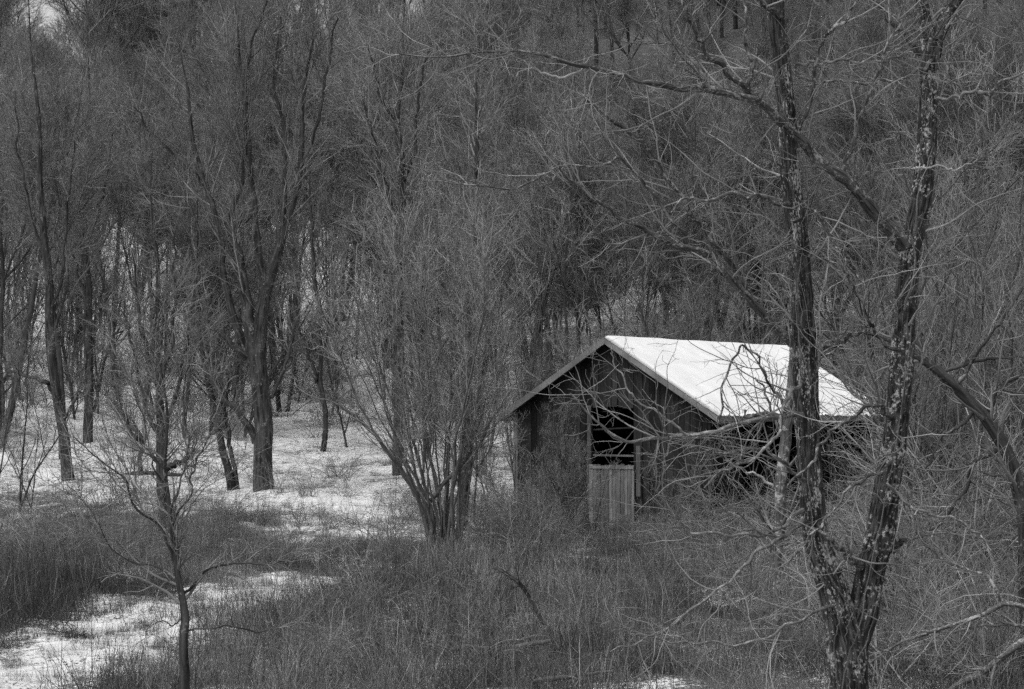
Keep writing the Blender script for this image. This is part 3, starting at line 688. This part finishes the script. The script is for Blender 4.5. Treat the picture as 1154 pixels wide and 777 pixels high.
# large tree with a broken top, left middle
traced_tree('broken_tree', 'biggest dark trunk on the left, forking low with a broken off top',
    [[(298, 560, 27), (297, 540, 23), (297, 510, 21), (296, 470, 21), (293, 430, 20), (291, 400, 19), (296, 360, 15), (302, 320, 13), (312, 280, 11), (322, 250, 9), (334, 220, 7), (338, 170, 6), (342, 110, 5), (352, 50, 4), (362, -20, 2)],
     [(291, 410, 19), (282, 370, 15), (276, 330, 13), (272, 300, 12), (266, 275, 12), (262, 258, 13)],
     [(262, 262, 10), (270, 252, 9), (283, 242, 7), (287, 239, 3)],
     [(262, 264, 10), (256, 250, 8), (262, 235, 6), (275, 200, 4), (268, 150, 3), (266, 90, 2)],
     [(293, 430, 12), (281, 400, 10), (266, 365, 9), (252, 310, 8), (248, 260, 7), (232, 210, 6), (218, 165, 5), (212, 100, 4), (200, 40, 2)],
     [(300, 340, 9), (290, 280, 8), (287, 230, 7), (281, 180, 6), (277, 120, 5), (270, 60, 4), (266, 0, 2)]],
    [[(288, 500, 9), (282, 480, 8), (268, 466, 7), (252, 450, 6), (238, 425, 5), (228, 412, 4)],
     [(281, 402, 8), (266, 392, 7), (252, 378, 6), (238, 370, 5), (224, 367, 4), (205, 352, 3), (185, 350, 2)],
     [(319, 262, 6), (321, 200, 5), (320, 150, 4), (310, 90, 3), (315, 20, 2)],
     [(302, 455, 5), (312, 430, 4), (326, 400, 4), (332, 372, 3), (350, 340, 2)],
     [(284, 240, 6), (282, 190, 5), (276, 130, 4), (282, 60, 3), (300, 0, 2)],
     [(336, 190, 5), (355, 150, 4), (366, 90, 3), (380, 20, 2)], [(232, 210, 4), (205, 180, 3.5), (170, 150, 3), (150, 118, 2)], [(250, 300, 4), (228, 270, 3), (214, 230, 2)]],
    298, 552, 43, M_TRUNKM, M_TWIGF, 150, 1300, 4200, l=(1.2, 4.4), tw=0.0065, up=0.11, t0=0.45)

for nm, lb, st, li, b, sd in [
    ('leaning_tree', 'slim trunk leaning left, close beside the biggest dark trunk', [[(262, 556, 10), (256, 525, 9), (248, 490, 8), (240, 455, 7), (232, 420, 6), (226, 360, 5), (222, 290, 3), (225, 200, 1.6)]],
     [[(246, 480, 4), (256, 450, 3), (258, 420, 2)]], (262, 553), 51),
    ('slender_tree', 'thinnest of the two leaning stems beside the biggest dark trunk', [[(269, 556, 6), (262, 520, 5), (258, 490, 5), (252, 460, 4), (246, 440, 3), (240, 400, 2)]], [[(258, 490, 3), (262, 460, 2), (266, 430, 1.4)]], (268, 552), 52),
    ('straight_tree', 'straight dark trunk standing in snow at far left, upright', [[(99, 504, 12), (100, 480, 11), (99, 440, 10), (100, 390, 10), (99, 340, 9), (98, 300, 9), (96, 230, 7), (100, 140, 5), (98, 30, 3)]],
     [[(99, 400, 4), (112, 360, 3), (118, 300, 2)], [(99, 340, 4), (84, 290, 3), (76, 230, 2)], [(98, 280, 4), (116, 220, 3), (128, 150, 2)]], (100, 499), 53),
    ('crooked_tree', 'tapering grey trunk with a flared foot at far left, leaning left', [[(78, 546, 17), (75, 530, 13), (72, 500, 12), (68, 465, 11), (62, 430, 11), (58, 390, 11), (56, 340, 10), (52, 290, 9), (48, 230, 7), (44, 150, 5), (36, 60, 3.5), (30, -20, 2)]],
     [[(66, 450, 6), (50, 430, 5), (30, 424, 4), (8, 420, 3)], [(70, 480, 3), (84, 450, 3), (98, 436, 2)], [(56, 360, 4), (70, 310, 3.4), (76, 240, 3), (84, 160, 2)], [(52, 290, 4), (34, 240, 3), (22, 180, 2.4), (16, 100, 1.6)]], (76, 542), 54),
    ('small_tree', 'small dark tree in the snow between the biggest trunk and the fan shaped tree', [[(363, 512, 7), (365, 480, 6), (362, 440, 6), (363, 400, 5), (358, 350, 5), (352, 300, 4), (352, 230, 3), (346, 160, 1.6)]],
     [[(362, 440, 4), (350, 405, 3), (338, 370, 2)], [(363, 400, 3), (376, 350, 2.4), (384, 290, 1.6)]], (363, 509), 55),
    ('stub_tree', 'short crooked stem with a bend, in snow beside the knotty tree', [[(160, 538, 6), (156, 520, 5), (160, 500, 6), (152, 486, 5), (144, 478, 4), (132, 450, 3), (128, 400, 2)]], [], (160, 536), 56)]:
    big = sd == 53
    traced_tree(nm, lb, st, li, b[0], b[1], sd, M_TRUNKM, M_TWIGF, 60 if big else 36, 500 if big else 240, 1500 if big else 600, l=(0.8, 3.0) if big else (0.6, 1.8), tw=0.0065, up=0.08, t0=0.35)

# fan shaped many-stemmed tree, centre
bb = ground_at(497, 626); stems = []
rgf = np.random.default_rng(77)
tops = [(372, 330), (392, 300), (412, 275), (430, 258), (450, 248), (466, 244), (482, 236), (500, 238), (516, 240), (534, 246), (552, 262), (570, 285), (584, 312), (362, 350), (590, 340), (475, 300), (520, 300), (440, 330), (555, 350), (405, 350), (384, 318), (458, 270), (545, 290), (505, 330)]
for i, (tx, ty) in enumerate(tops):
    bx = 499 + (tx - 485) * 0.10 + rgf.normal(0, 3); dz = rgf.uniform(-1.3, 1.3)
    w = rgf.uniform(2.0, 4.2) * (0.6 if tx > 572 else 1); fx = lambda t, p: bx + (tx - bx) * (t ** p)
    stems.append([(bx, 632, w * 1.15, dz * 0.1), (fx(.15, 1.35) + rgf.normal(0, 3), 575, w, dz * .25), (fx(.35, 1.15) + rgf.normal(0, 5), 632 - (632 - ty) * .35, w * .8, dz * .5), (fx(.55, 1.0) + rgf.normal(0, 5), 632 - (632 - ty) * .56, w * .6, dz * .8), (fx(.8, .95) + rgf.normal(0, 5), 632 - (632 - ty) * .8, w * .4, dz), (tx, ty, 1.6, dz * 1.3)])
fan = traced_tree('fan_shaped_tree', 'many stemmed tree fanning out in fine upright twigs, left of the barn', stems, [[(470, 560, 6), (445, 520, 5), (420, 490, 4), (395, 465, 3), (365, 450, 2)], [(480, 570, 5), (515, 530, 4), (545, 490, 3), (575, 440, 2)]],
    497, 626, 60, M_TRUNKL, M_TWIGL, 360, 2300, 7600, l=(0.6, 1.8), tw=0.0046, up=0.07, ang=(0.25, 0.9), t0=0.33, base=bb, wander=0.11)
traced_tree('bare_tree', 'straight trunk just behind the fan shaped tree', [[(522, 602, 14), (523, 560, 13), (525, 500, 12), (527, 440, 11), (530, 370, 10), (532, 300, 8), (538, 220, 6), (536, 120, 4), (540, 20, 2)]], [], 522, 598, 61, M_TRUNKM, M_TWIGF, 60, 500, 1400, l=(0.8, 2.8), tw=0.006, up=0.1, t0=0.4)
traced_tree('bare_tree', 'dark crooked tree rising above the fan shaped tree', [[(448, 540, 12), (450, 430, 11), (449, 340, 10), (452, 250, 10), (453, 200, 9), (449, 140, 7), (452, 80, 5), (458, 10, 3)]],
    [[(452, 210, 5), (465, 180, 4), (470, 130, 3), (480, 60, 2)], [(452, 260, 5), (438, 220, 4), (424, 170, 3), (408, 110, 2)], [(450, 150, 4), (430, 110, 3), (415, 50, 2)]], 448, 536, 62, M_TRUNKM, M_TWIGF, 90, 700, 1900, l=(1, 4), tw=0.0065, up=0.1, t0=0.35)

# leaning dark tree at the right edge
traced_tree('leaning_tree', 'dark tree at right edge arching over to the left behind the forked tree',
    [[(1163, 770, 20), (1158, 700, 17), (1156, 640, 16), (1152, 580, 16), (1144, 535, 15), (1128, 500, 15), (1108, 468, 14), (1080, 438, 12), (1052, 414, 11), (1028, 396, 9), (1000, 380, 7), (970, 374, 5), (940, 378, 3)]],
    [[(1112, 472, 6), (1125, 440, 5), (1154, 422, 4), (1185, 412, 3)], [(1078, 436, 5), (1100, 400, 4), (1130, 360, 3), (1160, 315, 2.4), (1185, 290, 1.5)],
     [(1130, 505, 6), (1100, 520, 5), (1085, 555, 4), (1060, 590, 3), (1040, 600, 2)], [(1060, 420, 5), (1085, 412, 4), (1120, 404, 3), (1165, 402, 2)],
     [(1100, 462, 5), (1075, 485, 4), (1060, 495, 3), (1045, 530, 2)], [(1040, 404, 4), (1030, 360, 3), (1045, 300, 2.4), (1040, 240, 1.5)]],
    1163, 765, 71, M_TRUNKM, M_TWIGM, 60, 300, 600, l=(0.5, 1.6), tw=0.003, up=0.03, wander=0.15)
# sticks at the lower right corner
def branch_thing(name, label, pts, mat, seed, n=14, n2=50, l=(0.3, 1.0), cat='branch', group=None, rest=False):
    rg = np.random.default_rng(seed); P, R = trace(pts, 40, wob=0.006, rg=rg)
    b = P[0].copy(); P = P - b
    if rest:      # lies on the ground, following it
        Wd = P + b; z = ground_z(Wd[:, 0], Wd[:, 1]); P[:, 2] = z - b[2] + R * 0.6 + rest * np.abs(np.sin(np.linspace(0, 3.1, 40)))
    mb = MB().tubes(P[None], R[None], 8)
    if n:
        s = spawn(P[None], R[None], n, 0.2, 1, 0.4, 1.2, l[0], l[1], 0.5, 0.01, rg, rmin=0.003)
        A, B = grow(*s, 0.002, 7, 0.15, 0.02, rg); mb.tubes(A, B, 5)
        s = spawn(A, B, n2, 0.2, 1, 0.4, 1.2, l[0] * .4, l[1] * .4, 0.6, 0.006, rg, rmin=0.002)
        A, B = grow(*s, 0.0015, 4, 0.2, 0.02, rg); mb.tubes(A, B, 3)
    o = mb.build(name, mat); o.location = tuple(b); tag(o, label, cat, group)
    return o
traced_tree('reclining_tree', 'fallen pale limbed tree sprawling in from the lower right corner',
    [[(1200, 800, 16), (1180, 725, 12), (1154, 724, 9), (1120, 748, 8), (1093, 765, 7), (1060, 785, 5), (1030, 805, 3)]],
    [[(1185, 735, 9), (1172, 695, 7), (1154, 686, 6), (1132, 682, 6), (1110, 690, 5.5), (1096, 696, 5), (1064, 707, 4.4), (1030, 715, 3.4), (985, 745, 2.4), (960, 765, 1.5)],
     [(1180, 725, 6), (1154, 706, 4), (1110, 706, 3), (1070, 712, 2.4), (1039, 711, 1.5)],
     [(1132, 682, 4), (1110, 650, 3.4), (1085, 640, 3), (1068, 632, 3), (1045, 615, 3), (1030, 595, 2.6), (1022, 570, 1.8)]],
    1200, 790, 72, M_LIMBP, M_TWIGP, 44, 190, 360, l=(0.3, 1.1), tw=0.0024, up=0.02, wander=0.17)
def gpt(px, py, w, lift=0):
    b = ground_at(px, py); return (px, py - lift, w, b[1])
branch_thing('fallen_branch', 'short pale broken branch lying on dead grass below the fan shaped tree', [(495, 650, 6, 40), (506, 653, 4.5, 39.8), (522, 659, 6, 39.5), (534, 661, 5, 39.2), (549, 666, 4, 39)], M_CANE, 81, 0)
branch_thing('fallen_branch', 'dark forked branch propped up out of the grass, bottom centre', [(624, 716, 3, 30.6), (606, 692, 4, 30.8), (597, 674, 4, 31), (584, 657, 5, 31), (572, 647, 4, 31.2), (556, 640, 2, 31.4)], M_TRUNKM, 82, 12, 40, (0.2, 0.8))
branch_thing('fallen_branch', 'long pale stick lying flat in the grass, bottom centre', [(508, 733, 5, 27.8), (525, 729, 6, 27.8), (560, 731, 3, 27.8), (600, 726, 6, 27.6), (622, 722, 4, 27.5)], M_CANE, 83, 3, 4, (0.2, 0.4))
branch_thing('fallen_branch', 'snowy light stub of wood in the grass at the bottom edge', [(600, 768, 5, 25), (620, 765, 6, 25.1), (650, 762, 5, 25.2), (690, 756, 3, 25.3)], M_CANE, 84, 4, 6, (0.2, 0.5))
branch_thing('fallen_log', 'dark fallen log lying in snow at the left edge', [(-25, 484, 8, 96), (0, 488, 9, 96), (20, 492, 9, 95.5), (36, 494, 6, 95)], M_TRUNKM, 85, 8, 20, (0.5, 2), cat='log')
branch_thing('fallen_log', 'low dark log lying across the snow beyond the knotty tree', [(138, 536, 5, 80), (160, 534, 6, 80), (185, 535, 6, 80), (204, 536, 4, 80)], M_TRUNKM, 86, 5, 10, (0.4, 1), cat='log')

# ------------------------------------------------------------------ hillside wood
protos = [far_tree(101, 16, 0.18, 16, l2=150, l3=1900, l4=8500), far_tree(102, 14, 0.14, 14, l2=130, l3=1700, l4=8500, low=0.34),
          far_tree(103, 17, 0.20, 15, l2=150, l3=1900, l4=8500, fork=True), far_tree(104, 13, 0.12, 12, l2=120, l3=1500, l4=6500, low=0.3),
          far_tree(105, 15, 0.16, 18, l2=160, l3=1900, l4=8500, low=0.42), far_tree(106, 11, 0.09, 14, l2=120, l3=1500, l4=6500, low=0.1, fork=True)]
used = [False] * len(protos)
rh = np.random.default_rng(5)
GR = 'bare trees of the hillside wood'
LBL = 'bare grey tree lost among the dense wood covering the hillside'
def place(i, loc, rz, sc, label=LBL, group=GR, sz=None):
    p = protos[i]
    tag(p, None, 'tree')
    if not used[i]:
        used[i] = True; p.location = tuple(float(c) for c in loc); p.rotation_euler.z = float(rz); p.scale = (sc, sc, sc if sz is None else sz); tag(p, label, 'tree', group); return p
    return dup(p, loc, rz, sc, label, group, sz)
cnt = 0; pts = []
tries = 0
while cnt < 278 and tries < 40000:
    tries += 1
    y = 82 + (265 - 82) * rh.random() ** 0.95
    half = y * 0.222 * 1.12 + 3; x = rh.uniform(-half, half)
    # keep the snowy clearing on the left and the barn free
    pxx = 577 + x / y * F
    if y < 106 and -60 < pxx < 440 and not (rh.random() < 0.10): continue
    if y < 90 and 440 <= pxx < 560: continue
    mind = 2.0 + y * 0.009
    if any((x - a) ** 2 + (y - b) ** 2 < mind ** 2 for a, b in pts): continue
    pts.append((x, y)); cnt += 1
    i = int(rh.integers(0, 6)); sc = rh.uniform(0.75, 1.15) * (1 + 0.35 * (y > 190))
    place(i, (x, y, ground_z(x, y) - 0.1), rh.uniform(0, 6.28), sc)
for px_, y_ in ((800, 215), (812, 232), (786, 240), (830, 222), (770, 226), (798, 250)):
    x_ = (px_ - 577) / F * y_; place(int(rh.integers(0, 6)), (x_, y_, ground_z(x_, y_) - 0.1), rh.uniform(0, 6.28), 1.35)

poles = [far_tree(111, 13, 0.075, 9, l2=50, l3=420, l4=1500, low=0.5), far_tree(112, 12, 0.06, 8, l2=40, l3=380, l4=1300, low=0.55), far_tree(113, 14, 0.09, 10, l2=60, l3=450, l4=1600, low=0.5)]
for p_ in poles: p_.name = 'pole_tree'
pu = [False] * 3
def place_p(i, loc, rz, sc, label, group):
    p = poles[i]
    if not pu[i]:
        pu[i] = True; p.location = tuple(float(c) for c in loc); p.rotation_euler.z = float(rz); p.scale = (sc,) * 3; tag(p, label, 'tree', group)
    else: dup(p, loc, rz, sc, label, group)
for k in range(56):
    y = rh.uniform(78, 128); px = rh.uniform(540, 1190); x = (px - 577) / F * y
    place_p(k % 3, (x, y, ground_z(x, y) - 0.1), rh.uniform(0, 6.28), rh.uniform(0.8, 1.2), 'slender straight trunk in the wood behind the barn', 'straight thin trunks behind the barn')
for k in range(34):
    y = rh.uniform(100, 150); px = rh.uniform(-50, 540); x = (px - 577) / F * y
    place_p(k % 3, (x, y, ground_z(x, y) - 0.1), rh.uniform(0, 6.28), rh.uniform(0.8, 1.2), 'slender straight trunk above the snowy clearing', 'straight thin trunks above the clearing')
# thinner young trees in front of the wood: right thicket and around the barn
sap = [far_tree(201, 7.5, 0.05, 12, l2=70, l3=420, l4=1200, tw=0.0045, low=0.1), far_tree(202, 6.5, 0.045, 14, l2=80, l3=460, l4=1300, tw=0.0042, low=0.08, fork=True), far_tree(203, 8.5, 0.06, 12, l2=80, l3=480, l4=1400, tw=0.0048, low=0.15)]
for s_ in sap:
    s_.name = 'sapling'
    for c in s_.children:
        if c.name.startswith('crown'): c.data.materials[0] = M_TWIGM
su = [False] * 3
def place_s(i, loc, rz, sc, label, group):
    p = sap[i]
    if not su[i]:
        su[i] = True; p.location = tuple(float(c) for c in loc); p.rotation_euler.z = float(rz); p.scale = (sc,) * 3; tag(p, label, 'sapling', group); return p
    q = dup(p, loc, rz, sc, label, group); q['category'] = 'sapling'; return q
for k in range(44):
    y = rh.uniform(40, 76); px = rh.uniform(1010, 1190) if y < 58 else rh.uniform(1030, 1200); x = (px - 577) / F * y
    place_s(k % 3, (x, y, ground_z(x, y) - 0.1), rh.uniform(0, 6.28), rh.uniform(0.7, 1.2), 'thin bare sapling in the tangled thicket right of the forked tree', 'saplings in the right thicket')
for k in range(16):
    y = rh.uniform(72, 90); px = rh.uniform(560, 1010); x = (px - 577) / F * y
    place_s(k % 3, (x, y, ground_z(x, y) - 0.1), rh.uniform(0, 6.28), rh.uniform(0.8, 1.25), 'thin bare sapling growing close behind the barn roof', 'saplings behind the barn')
for k in range(48):
    y = rh.uniform(92, 135); px = rh.uniform(-60, 570); x = (px - 577) / F * y
    place_s(k % 3, (x, y, ground_z(x, y) - 0.1), rh.uniform(0, 6.28), rh.uniform(0.9, 1.6), 'slender bare sapling among the trunks above the snowy clearing', 'saplings above the clearing')
for k in range(18):
    y = rh.uniform(62, 84); px = rh.uniform(-30, 560); x = (px - 577) / F * y
    if 200 < px < 430: continue
    place_s(k % 3, (x, y, ground_z(x, y) - 0.1), rh.uniform(0, 6.28), rh.uniform(0.4, 0.8), 'thin bare sapling at the edge of the snowy clearing', 'saplings at the clearing')

for k, (px_, y_, s_) in enumerate([(594, 57, .42), (612, 57.5, .5), (630, 57, .45), (648, 56.5, .5), (668, 55.5, .36), (585, 60, .5), (760, 53.5, .35), (785, 53, .4)]):
    x_ = (px_ - 577) / F * y_
    place_s(k % 3, (x_, y_, ground_z(x_, y_) - 0.1), k * 1.3, s_, 'small twiggy sapling crowding the plank gable of the barn', 'saplings against the barn gable')
# brush and bramble bushes
bp = [bush(301, 'bramble_bush', 2.1, 30, 0.75, 170, 420, drop=0.035), bush(302, 'bramble_bush', 1.7, 34, 0.9, 170, 380, drop=0.045), bush(303, 'bramble_bush', 2.6, 24, 0.6, 160, 420, drop=0.03), bush(304, 'bramble_bush', 1.5, 40, 0.5, 220, 500, drop=0.01)]
bu = [False] * 4
def place_b(i, loc, rz, sc, label, group):
    p = bp[i]
    if not bu[i]: bu[i] = True; q = p; q.location = tuple(float(c) for c in loc); q.rotation_euler.z = float(rz); q.scale = (sc,) * 3
    else: q = dup(p, loc, rz, sc)
    tag(q, label, 'bush', group)
def in_barn(x, y, m=0.25):
    dx, dy = x - 2.41, y - 59.9; c, s = math.cos(TH), math.sin(TH)
    lx = dx * c - dy * s; ly = dx * s + dy * c
    return abs(lx) < GX + m and GY - m < ly < LB - GY + m
def bushes(n, pxr, yr, sc, label, group):
    k = 0
    while k < n:
        y = rh.uniform(*yr); px = rh.uniform(*pxr); x = (px - 577) / F * y
        if in_barn(x, y, 1.0) : continue
        if snow_cover(x, y) > 0.6 and y < 50: continue
        if 645 < px < 735 and y > 36: continue
        place_b(int(rh.integers(0, 4)), (x, y, ground_z(x, y)), rh.uniform(0, 6.28), rh.uniform(*sc), label, group); k += 1
bushes(20, (660, 830), (50, 57.5), (0.4, 0.75), 'short leafless bramble in front of the half door and gable', 'short brambles by the barn door')
bushes(24, (556, 640), (49, 60), (0.5, 0.95), 'tall tangled bramble bush covering the left part of the barn gable', 'brambles by the barn gable')
bushes(30, (800, 1060), (42, 60), (0.6, 1.1), 'tangled leafless bush in front of the long barn side', 'bushes by the barn side')
bushes(34, (990, 1190), (25, 55), (0.6, 1.15), 'arching leafless bush in the thicket at right', 'bushes in the right thicket')
bushes(46, (330, 940), (26, 44), (0.3, 0.66), 'low leafless bush in the dead grass of the foreground', 'low bushes in the grass')
bushes(16, (-30, 200), (42, 60), (0.5, 0.9), 'pale twiggy bush behind the dark grass on the left', 'bushes on the left')
bushes(26, (150, 470), (46, 68), (0.3, 0.65), 'low twiggy bush in the rough strip between the track and the snowy clearing', 'low bushes beyond the track')
bushes(14, (330, 600), (52, 66), (0.5, 0.9), 'leafless bush around the foot of the fan shaped tree', 'bushes under the fan shaped tree')
bushes(44, (-30, 560), (66, 105), (0.4, 1.0), 'small twiggy bush poking out of the snowy clearing', 'bushes in the snowy clearing')
bushes(28, (-60, 560), (98, 128), (1.3, 2.3), 'leafless undergrowth bush behind the snowy clearing on the left slope', 'undergrowth behind the clearing')
bushes(14, (560, 1200), (100, 150), (1.3, 2.6), 'leafless undergrowth bush among the trunks of the hillside wood', 'undergrowth bushes of the hillside')
bushes(26, (1030, 1200), (34, 62), (1.2, 2.2), 'tall arching pale bush rising in the thicket behind the leaning tree', 'tall bushes in the right thicket')
bushes(12, (930, 1030), (60, 72), (1.0, 1.7), 'tall leafless bush at the far right end of the barn', 'bushes at the barn end')

# ------------------------------------------------------------------ dead grass (uncountable)
def tuft(seed, n, H, rad, lean, r=0.0028, weeds=0):
    n = int(n * 0.7); r = r * 1.45
    rg = np.random.default_rng(seed)
    st = np.column_stack([rg.normal(0, rad, n), rg.normal(0, rad, n), np.full(n, -0.05)])
    d = np.column_stack([rg.normal(0, lean, n), rg.normal(0, lean, n), np.ones(n)])
    P, R = grow(st, d, rg.uniform(0.3, 1.2, n) ** 1.3 * H, np.full(n, r) * rg.uniform(0.5, 1.6, n), 0.0010, 3, 0.17, 0.0, rg, dropk=0.05)
    mb = MB().tubes(P, R, 3)
    if weeds:
        st = np.column_stack([rg.normal(0, rad, weeds), rg.normal(0, rad, weeds), np.full(weeds, -0.05)])
        d = np.column_stack([rg.normal(0, .12, weeds), rg.normal(0, .12, weeds), np.ones(weeds)])
        P, R = grow(st, d, rg.uniform(0.8, 1.6, weeds) * H, np.full(weeds, 0.0045), 0.0018, 5, 0.06, 0.03, rg); mb.tubes(P, R, 3)
        s = spawn(P, R, weeds * 7, 0.35, 1, 0.3, 0.9, H * .15, H * .4, 0.6, 0.003, rg, rmin=0.0015)
        A, B = grow(*s, 0.001, 3, 0.12, 0.05, rg); mb.tubes(A, B, 3)
    return mb
tc = bpy.data.collections.new('grass_tufts')
for i, a in enumerate([(401, 110, 0.55, 0.26, 0.22), (402, 120, 0.45, 0.30, 0.35), (403, 90, 0.7, 0.24, 0.18, 0.0028, 5), (404, 120, 0.35, 0.30, 0.5), (405, 70, 0.6, 0.28, 0.3, 0.003, 9), (406, 110, 0.55, 0.3, 1.4), (407, 90, 0.5, 0.3, 0.9, 0.003, 2), (408, 60, 0.45, 0.35, 2.0, 0.004, 6)]):
    o = tuft(*a).build('tuft', M_GRASS, link=False); tc.objects.link(o)
rg_ = np.random.default_rng(9)
n = 26000
y = rg_.uniform(23, 128, n); half = y * 0.222 * 1.15 + 1.5; x = rg_.uniform(-1, 1, n) * half
keep = rg_.random(n) < np.clip((half / 30) * 1.25, 0, 1)
y2 = rg_.uniform(23, 66, 13000); half2 = y2 * 0.222 * 1.15 + 1.5; x2 = rg_.uniform(-1, 1, 13000) * half2
keep2 = rg_.random(13000) < half2 / 17
x = np.concatenate([x[keep], x2[keep2]]); y = np.concatenate([y[keep], y2[keep2]])
sc_ = snow_cover(x, y)
pn = 0.5 + 0.5 * np.sin(x * 0.9 + 2 * np.sin(y * 0.33)) * np.cos(y * 0.45 + x * 0.4)
p = np.where(y < 60, (1 - 0.42 * ss(0.45, 0.95, sc_)), (0.30 + 0.25 * (1 - ss(66, 78, y)) + 0.42 * pn ** 2) * (1 - 0.35 * ss(95, 120, y)) + 0.8 * (1 - np.clip(sc_ / 0.8, 0, 1)))
p = np.where(y > 60, p * (0.8 + 0.1 * np.sin(x)), p)
gap = gaps(x, y)
p = np.where(y < 66, p * np.where(gap > 0.45, 0.25, 1.0), p)
k = rg_.random(len(x)) < p
k &= ~np.array([in_barn(a, b, -0.1) for a, b in zip(x, y)])
x, y, pn, sc_ = x[k], y[k], pn[k], sc_[k]
darkzone = (1 - ss(0.5, 2.8, np.hypot((x + 7.0) / 2.2, (y - 36.5) / 2.8)))       # tall tussocks beside the track
size = rg_.uniform(0.35, 1.05, len(x)) * (0.55 + 0.5 * pn) * (1 - 0.25 * ss(45, 60, y)) * (0.6 + 0.75 * (0.5 + 0.5 * np.sin(x * 3.7 + 2 * np.sin(y * 1.3)) * np.cos(y * 2.9 + x))) * (1 + 0.75 * darkzone) * np.where(sc_ > 0.5, 0.45, 1.0)
me = bpy.data.meshes.new('dead_grass'); me.vertices.add(len(x))
me.vertices.foreach_set('co', np.column_stack([x, y, ground_z(x, y)]).astype(np.float32).ravel())
for nm, val in (('size', size), ('turn', rg_.uniform(0, 6.28, len(x))), ('kind_tone', np.clip(0.96 + 0.5 * np.sin(x * 0.8 + y * 0.5) * np.cos(y * 0.31 - x * 0.4) + rg_.normal(0, 0.30, len(x)) - 0.38 * darkzone, 0.3, 1.9))):
    a = me.attributes.new(nm, 'FLOAT', 'POINT'); a.data.foreach_set('value', val.astype(np.float32))
go = bpy.data.objects.new('dead_grass', me); COL.objects.link(go)
tag(go, 'dense dead grass and weed stalks covering the field', 'grass', kind='stuff')
ng = bpy.data.node_groups.new('scatter_tufts', 'GeometryNodeTree')
ng.interface.new_socket('Geometry', in_out='INPUT', socket_type='NodeSocketGeometry'); ng.interface.new_socket('Geometry', in_out='OUTPUT', socket_type='NodeSocketGeometry')
gi = ng.nodes.new('NodeGroupInput'); gout = ng.nodes.new('NodeGroupOutput')
ci = ng.nodes.new('GeometryNodeCollectionInfo'); ci.inputs[0].default_value = tc; ci.inputs['Separate Children'].default_value = True; ci.inputs['Reset Children'].default_value = True
iop = ng.nodes.new('GeometryNodeInstanceOnPoints'); iop.inputs['Pick Instance'].default_value = True
an = ng.nodes.new('GeometryNodeInputNamedAttribute'); an.data_type = 'FLOAT'; an.inputs[0].default_value = 'size'
at2 = ng.nodes.new('GeometryNodeInputNamedAttribute'); at2.data_type = 'FLOAT'; at2.inputs[0].default_value = 'turn'
cx = ng.nodes.new('ShaderNodeCombineXYZ')
ng.links.new(at2.outputs[0], cx.inputs[2])
ng.links.new(gi.outputs[0], iop.inputs['Points']); ng.links.new(ci.outputs[0], iop.inputs['Instance'])
ng.links.new(cx.outputs[0], iop.inputs['Rotation']); ng.links.new(an.outputs[0], iop.inputs['Scale'])
ng.links.new(iop.outputs[0], gout.inputs[0])
go.modifiers.new('scatter', 'NODES').node_group = ng
print('tufts', len(x))

# ------------------------------------------------------------------ light, sky, camera
w = bpy.data.worlds.new('World'); scene.world = w; w.use_nodes = True
nt = w.node_tree; bg = nt.nodes['Background']
sky = nt.nodes.new('ShaderNodeTexSky'); sky.sky_type = 'NISHITA'; sky.sun_disc = False
SE = math.radians(58)
sdir = Vector((-math.cos(SE) * 0.75, -math.cos(SE) * 0.66, math.sin(SE))).normalized()   # towards the sun: left, behind the camera
sky.sun_elevation = SE; sky.sun_rotation = math.atan2(sdir.x, sdir.y)
sky.air_density = 1.0; sky.dust_density = 4.0; sky.ozone_density = 1.0
bw = nt.nodes.new('ShaderNodeRGBToBW'); nt.links.new(sky.outputs[0], bw.inputs[0]); nt.links.new(bw.outputs[0], bg.inputs[0])
bg.inputs[1].default_value = 0.145
sl = bpy.data.lights.new('sun', 'SUN'); sl.energy = 0.6; sl.angle = math.radians(55)
so = bpy.data.objects.new('sun', sl); COL.objects.link(so); so.rotation_euler = sdir.to_track_quat('Z', 'Y').to_euler()
cd = bpy.data.cameras.new('camera'); cam = bpy.data.objects.new('camera', cd); COL.objects.link(cam)
cam.location = tuple(CAM); cam.rotation_euler = (math.pi / 2 + pitch, 0, 0)
cd.sensor_width = 36; cd.lens = 36 * F / 1154; cd.clip_end = 4000; cd.clip_start = 0.1
scene.camera = cam
scene.view_settings.view_transform = 'Standard'; scene.view_settings.look = 'None'
scene.view_settings.exposure = 0.75
scene.cycles.max_bounces = 4; scene.cycles.diffuse_bounces = 3; scene.cycles.use_denoising = False
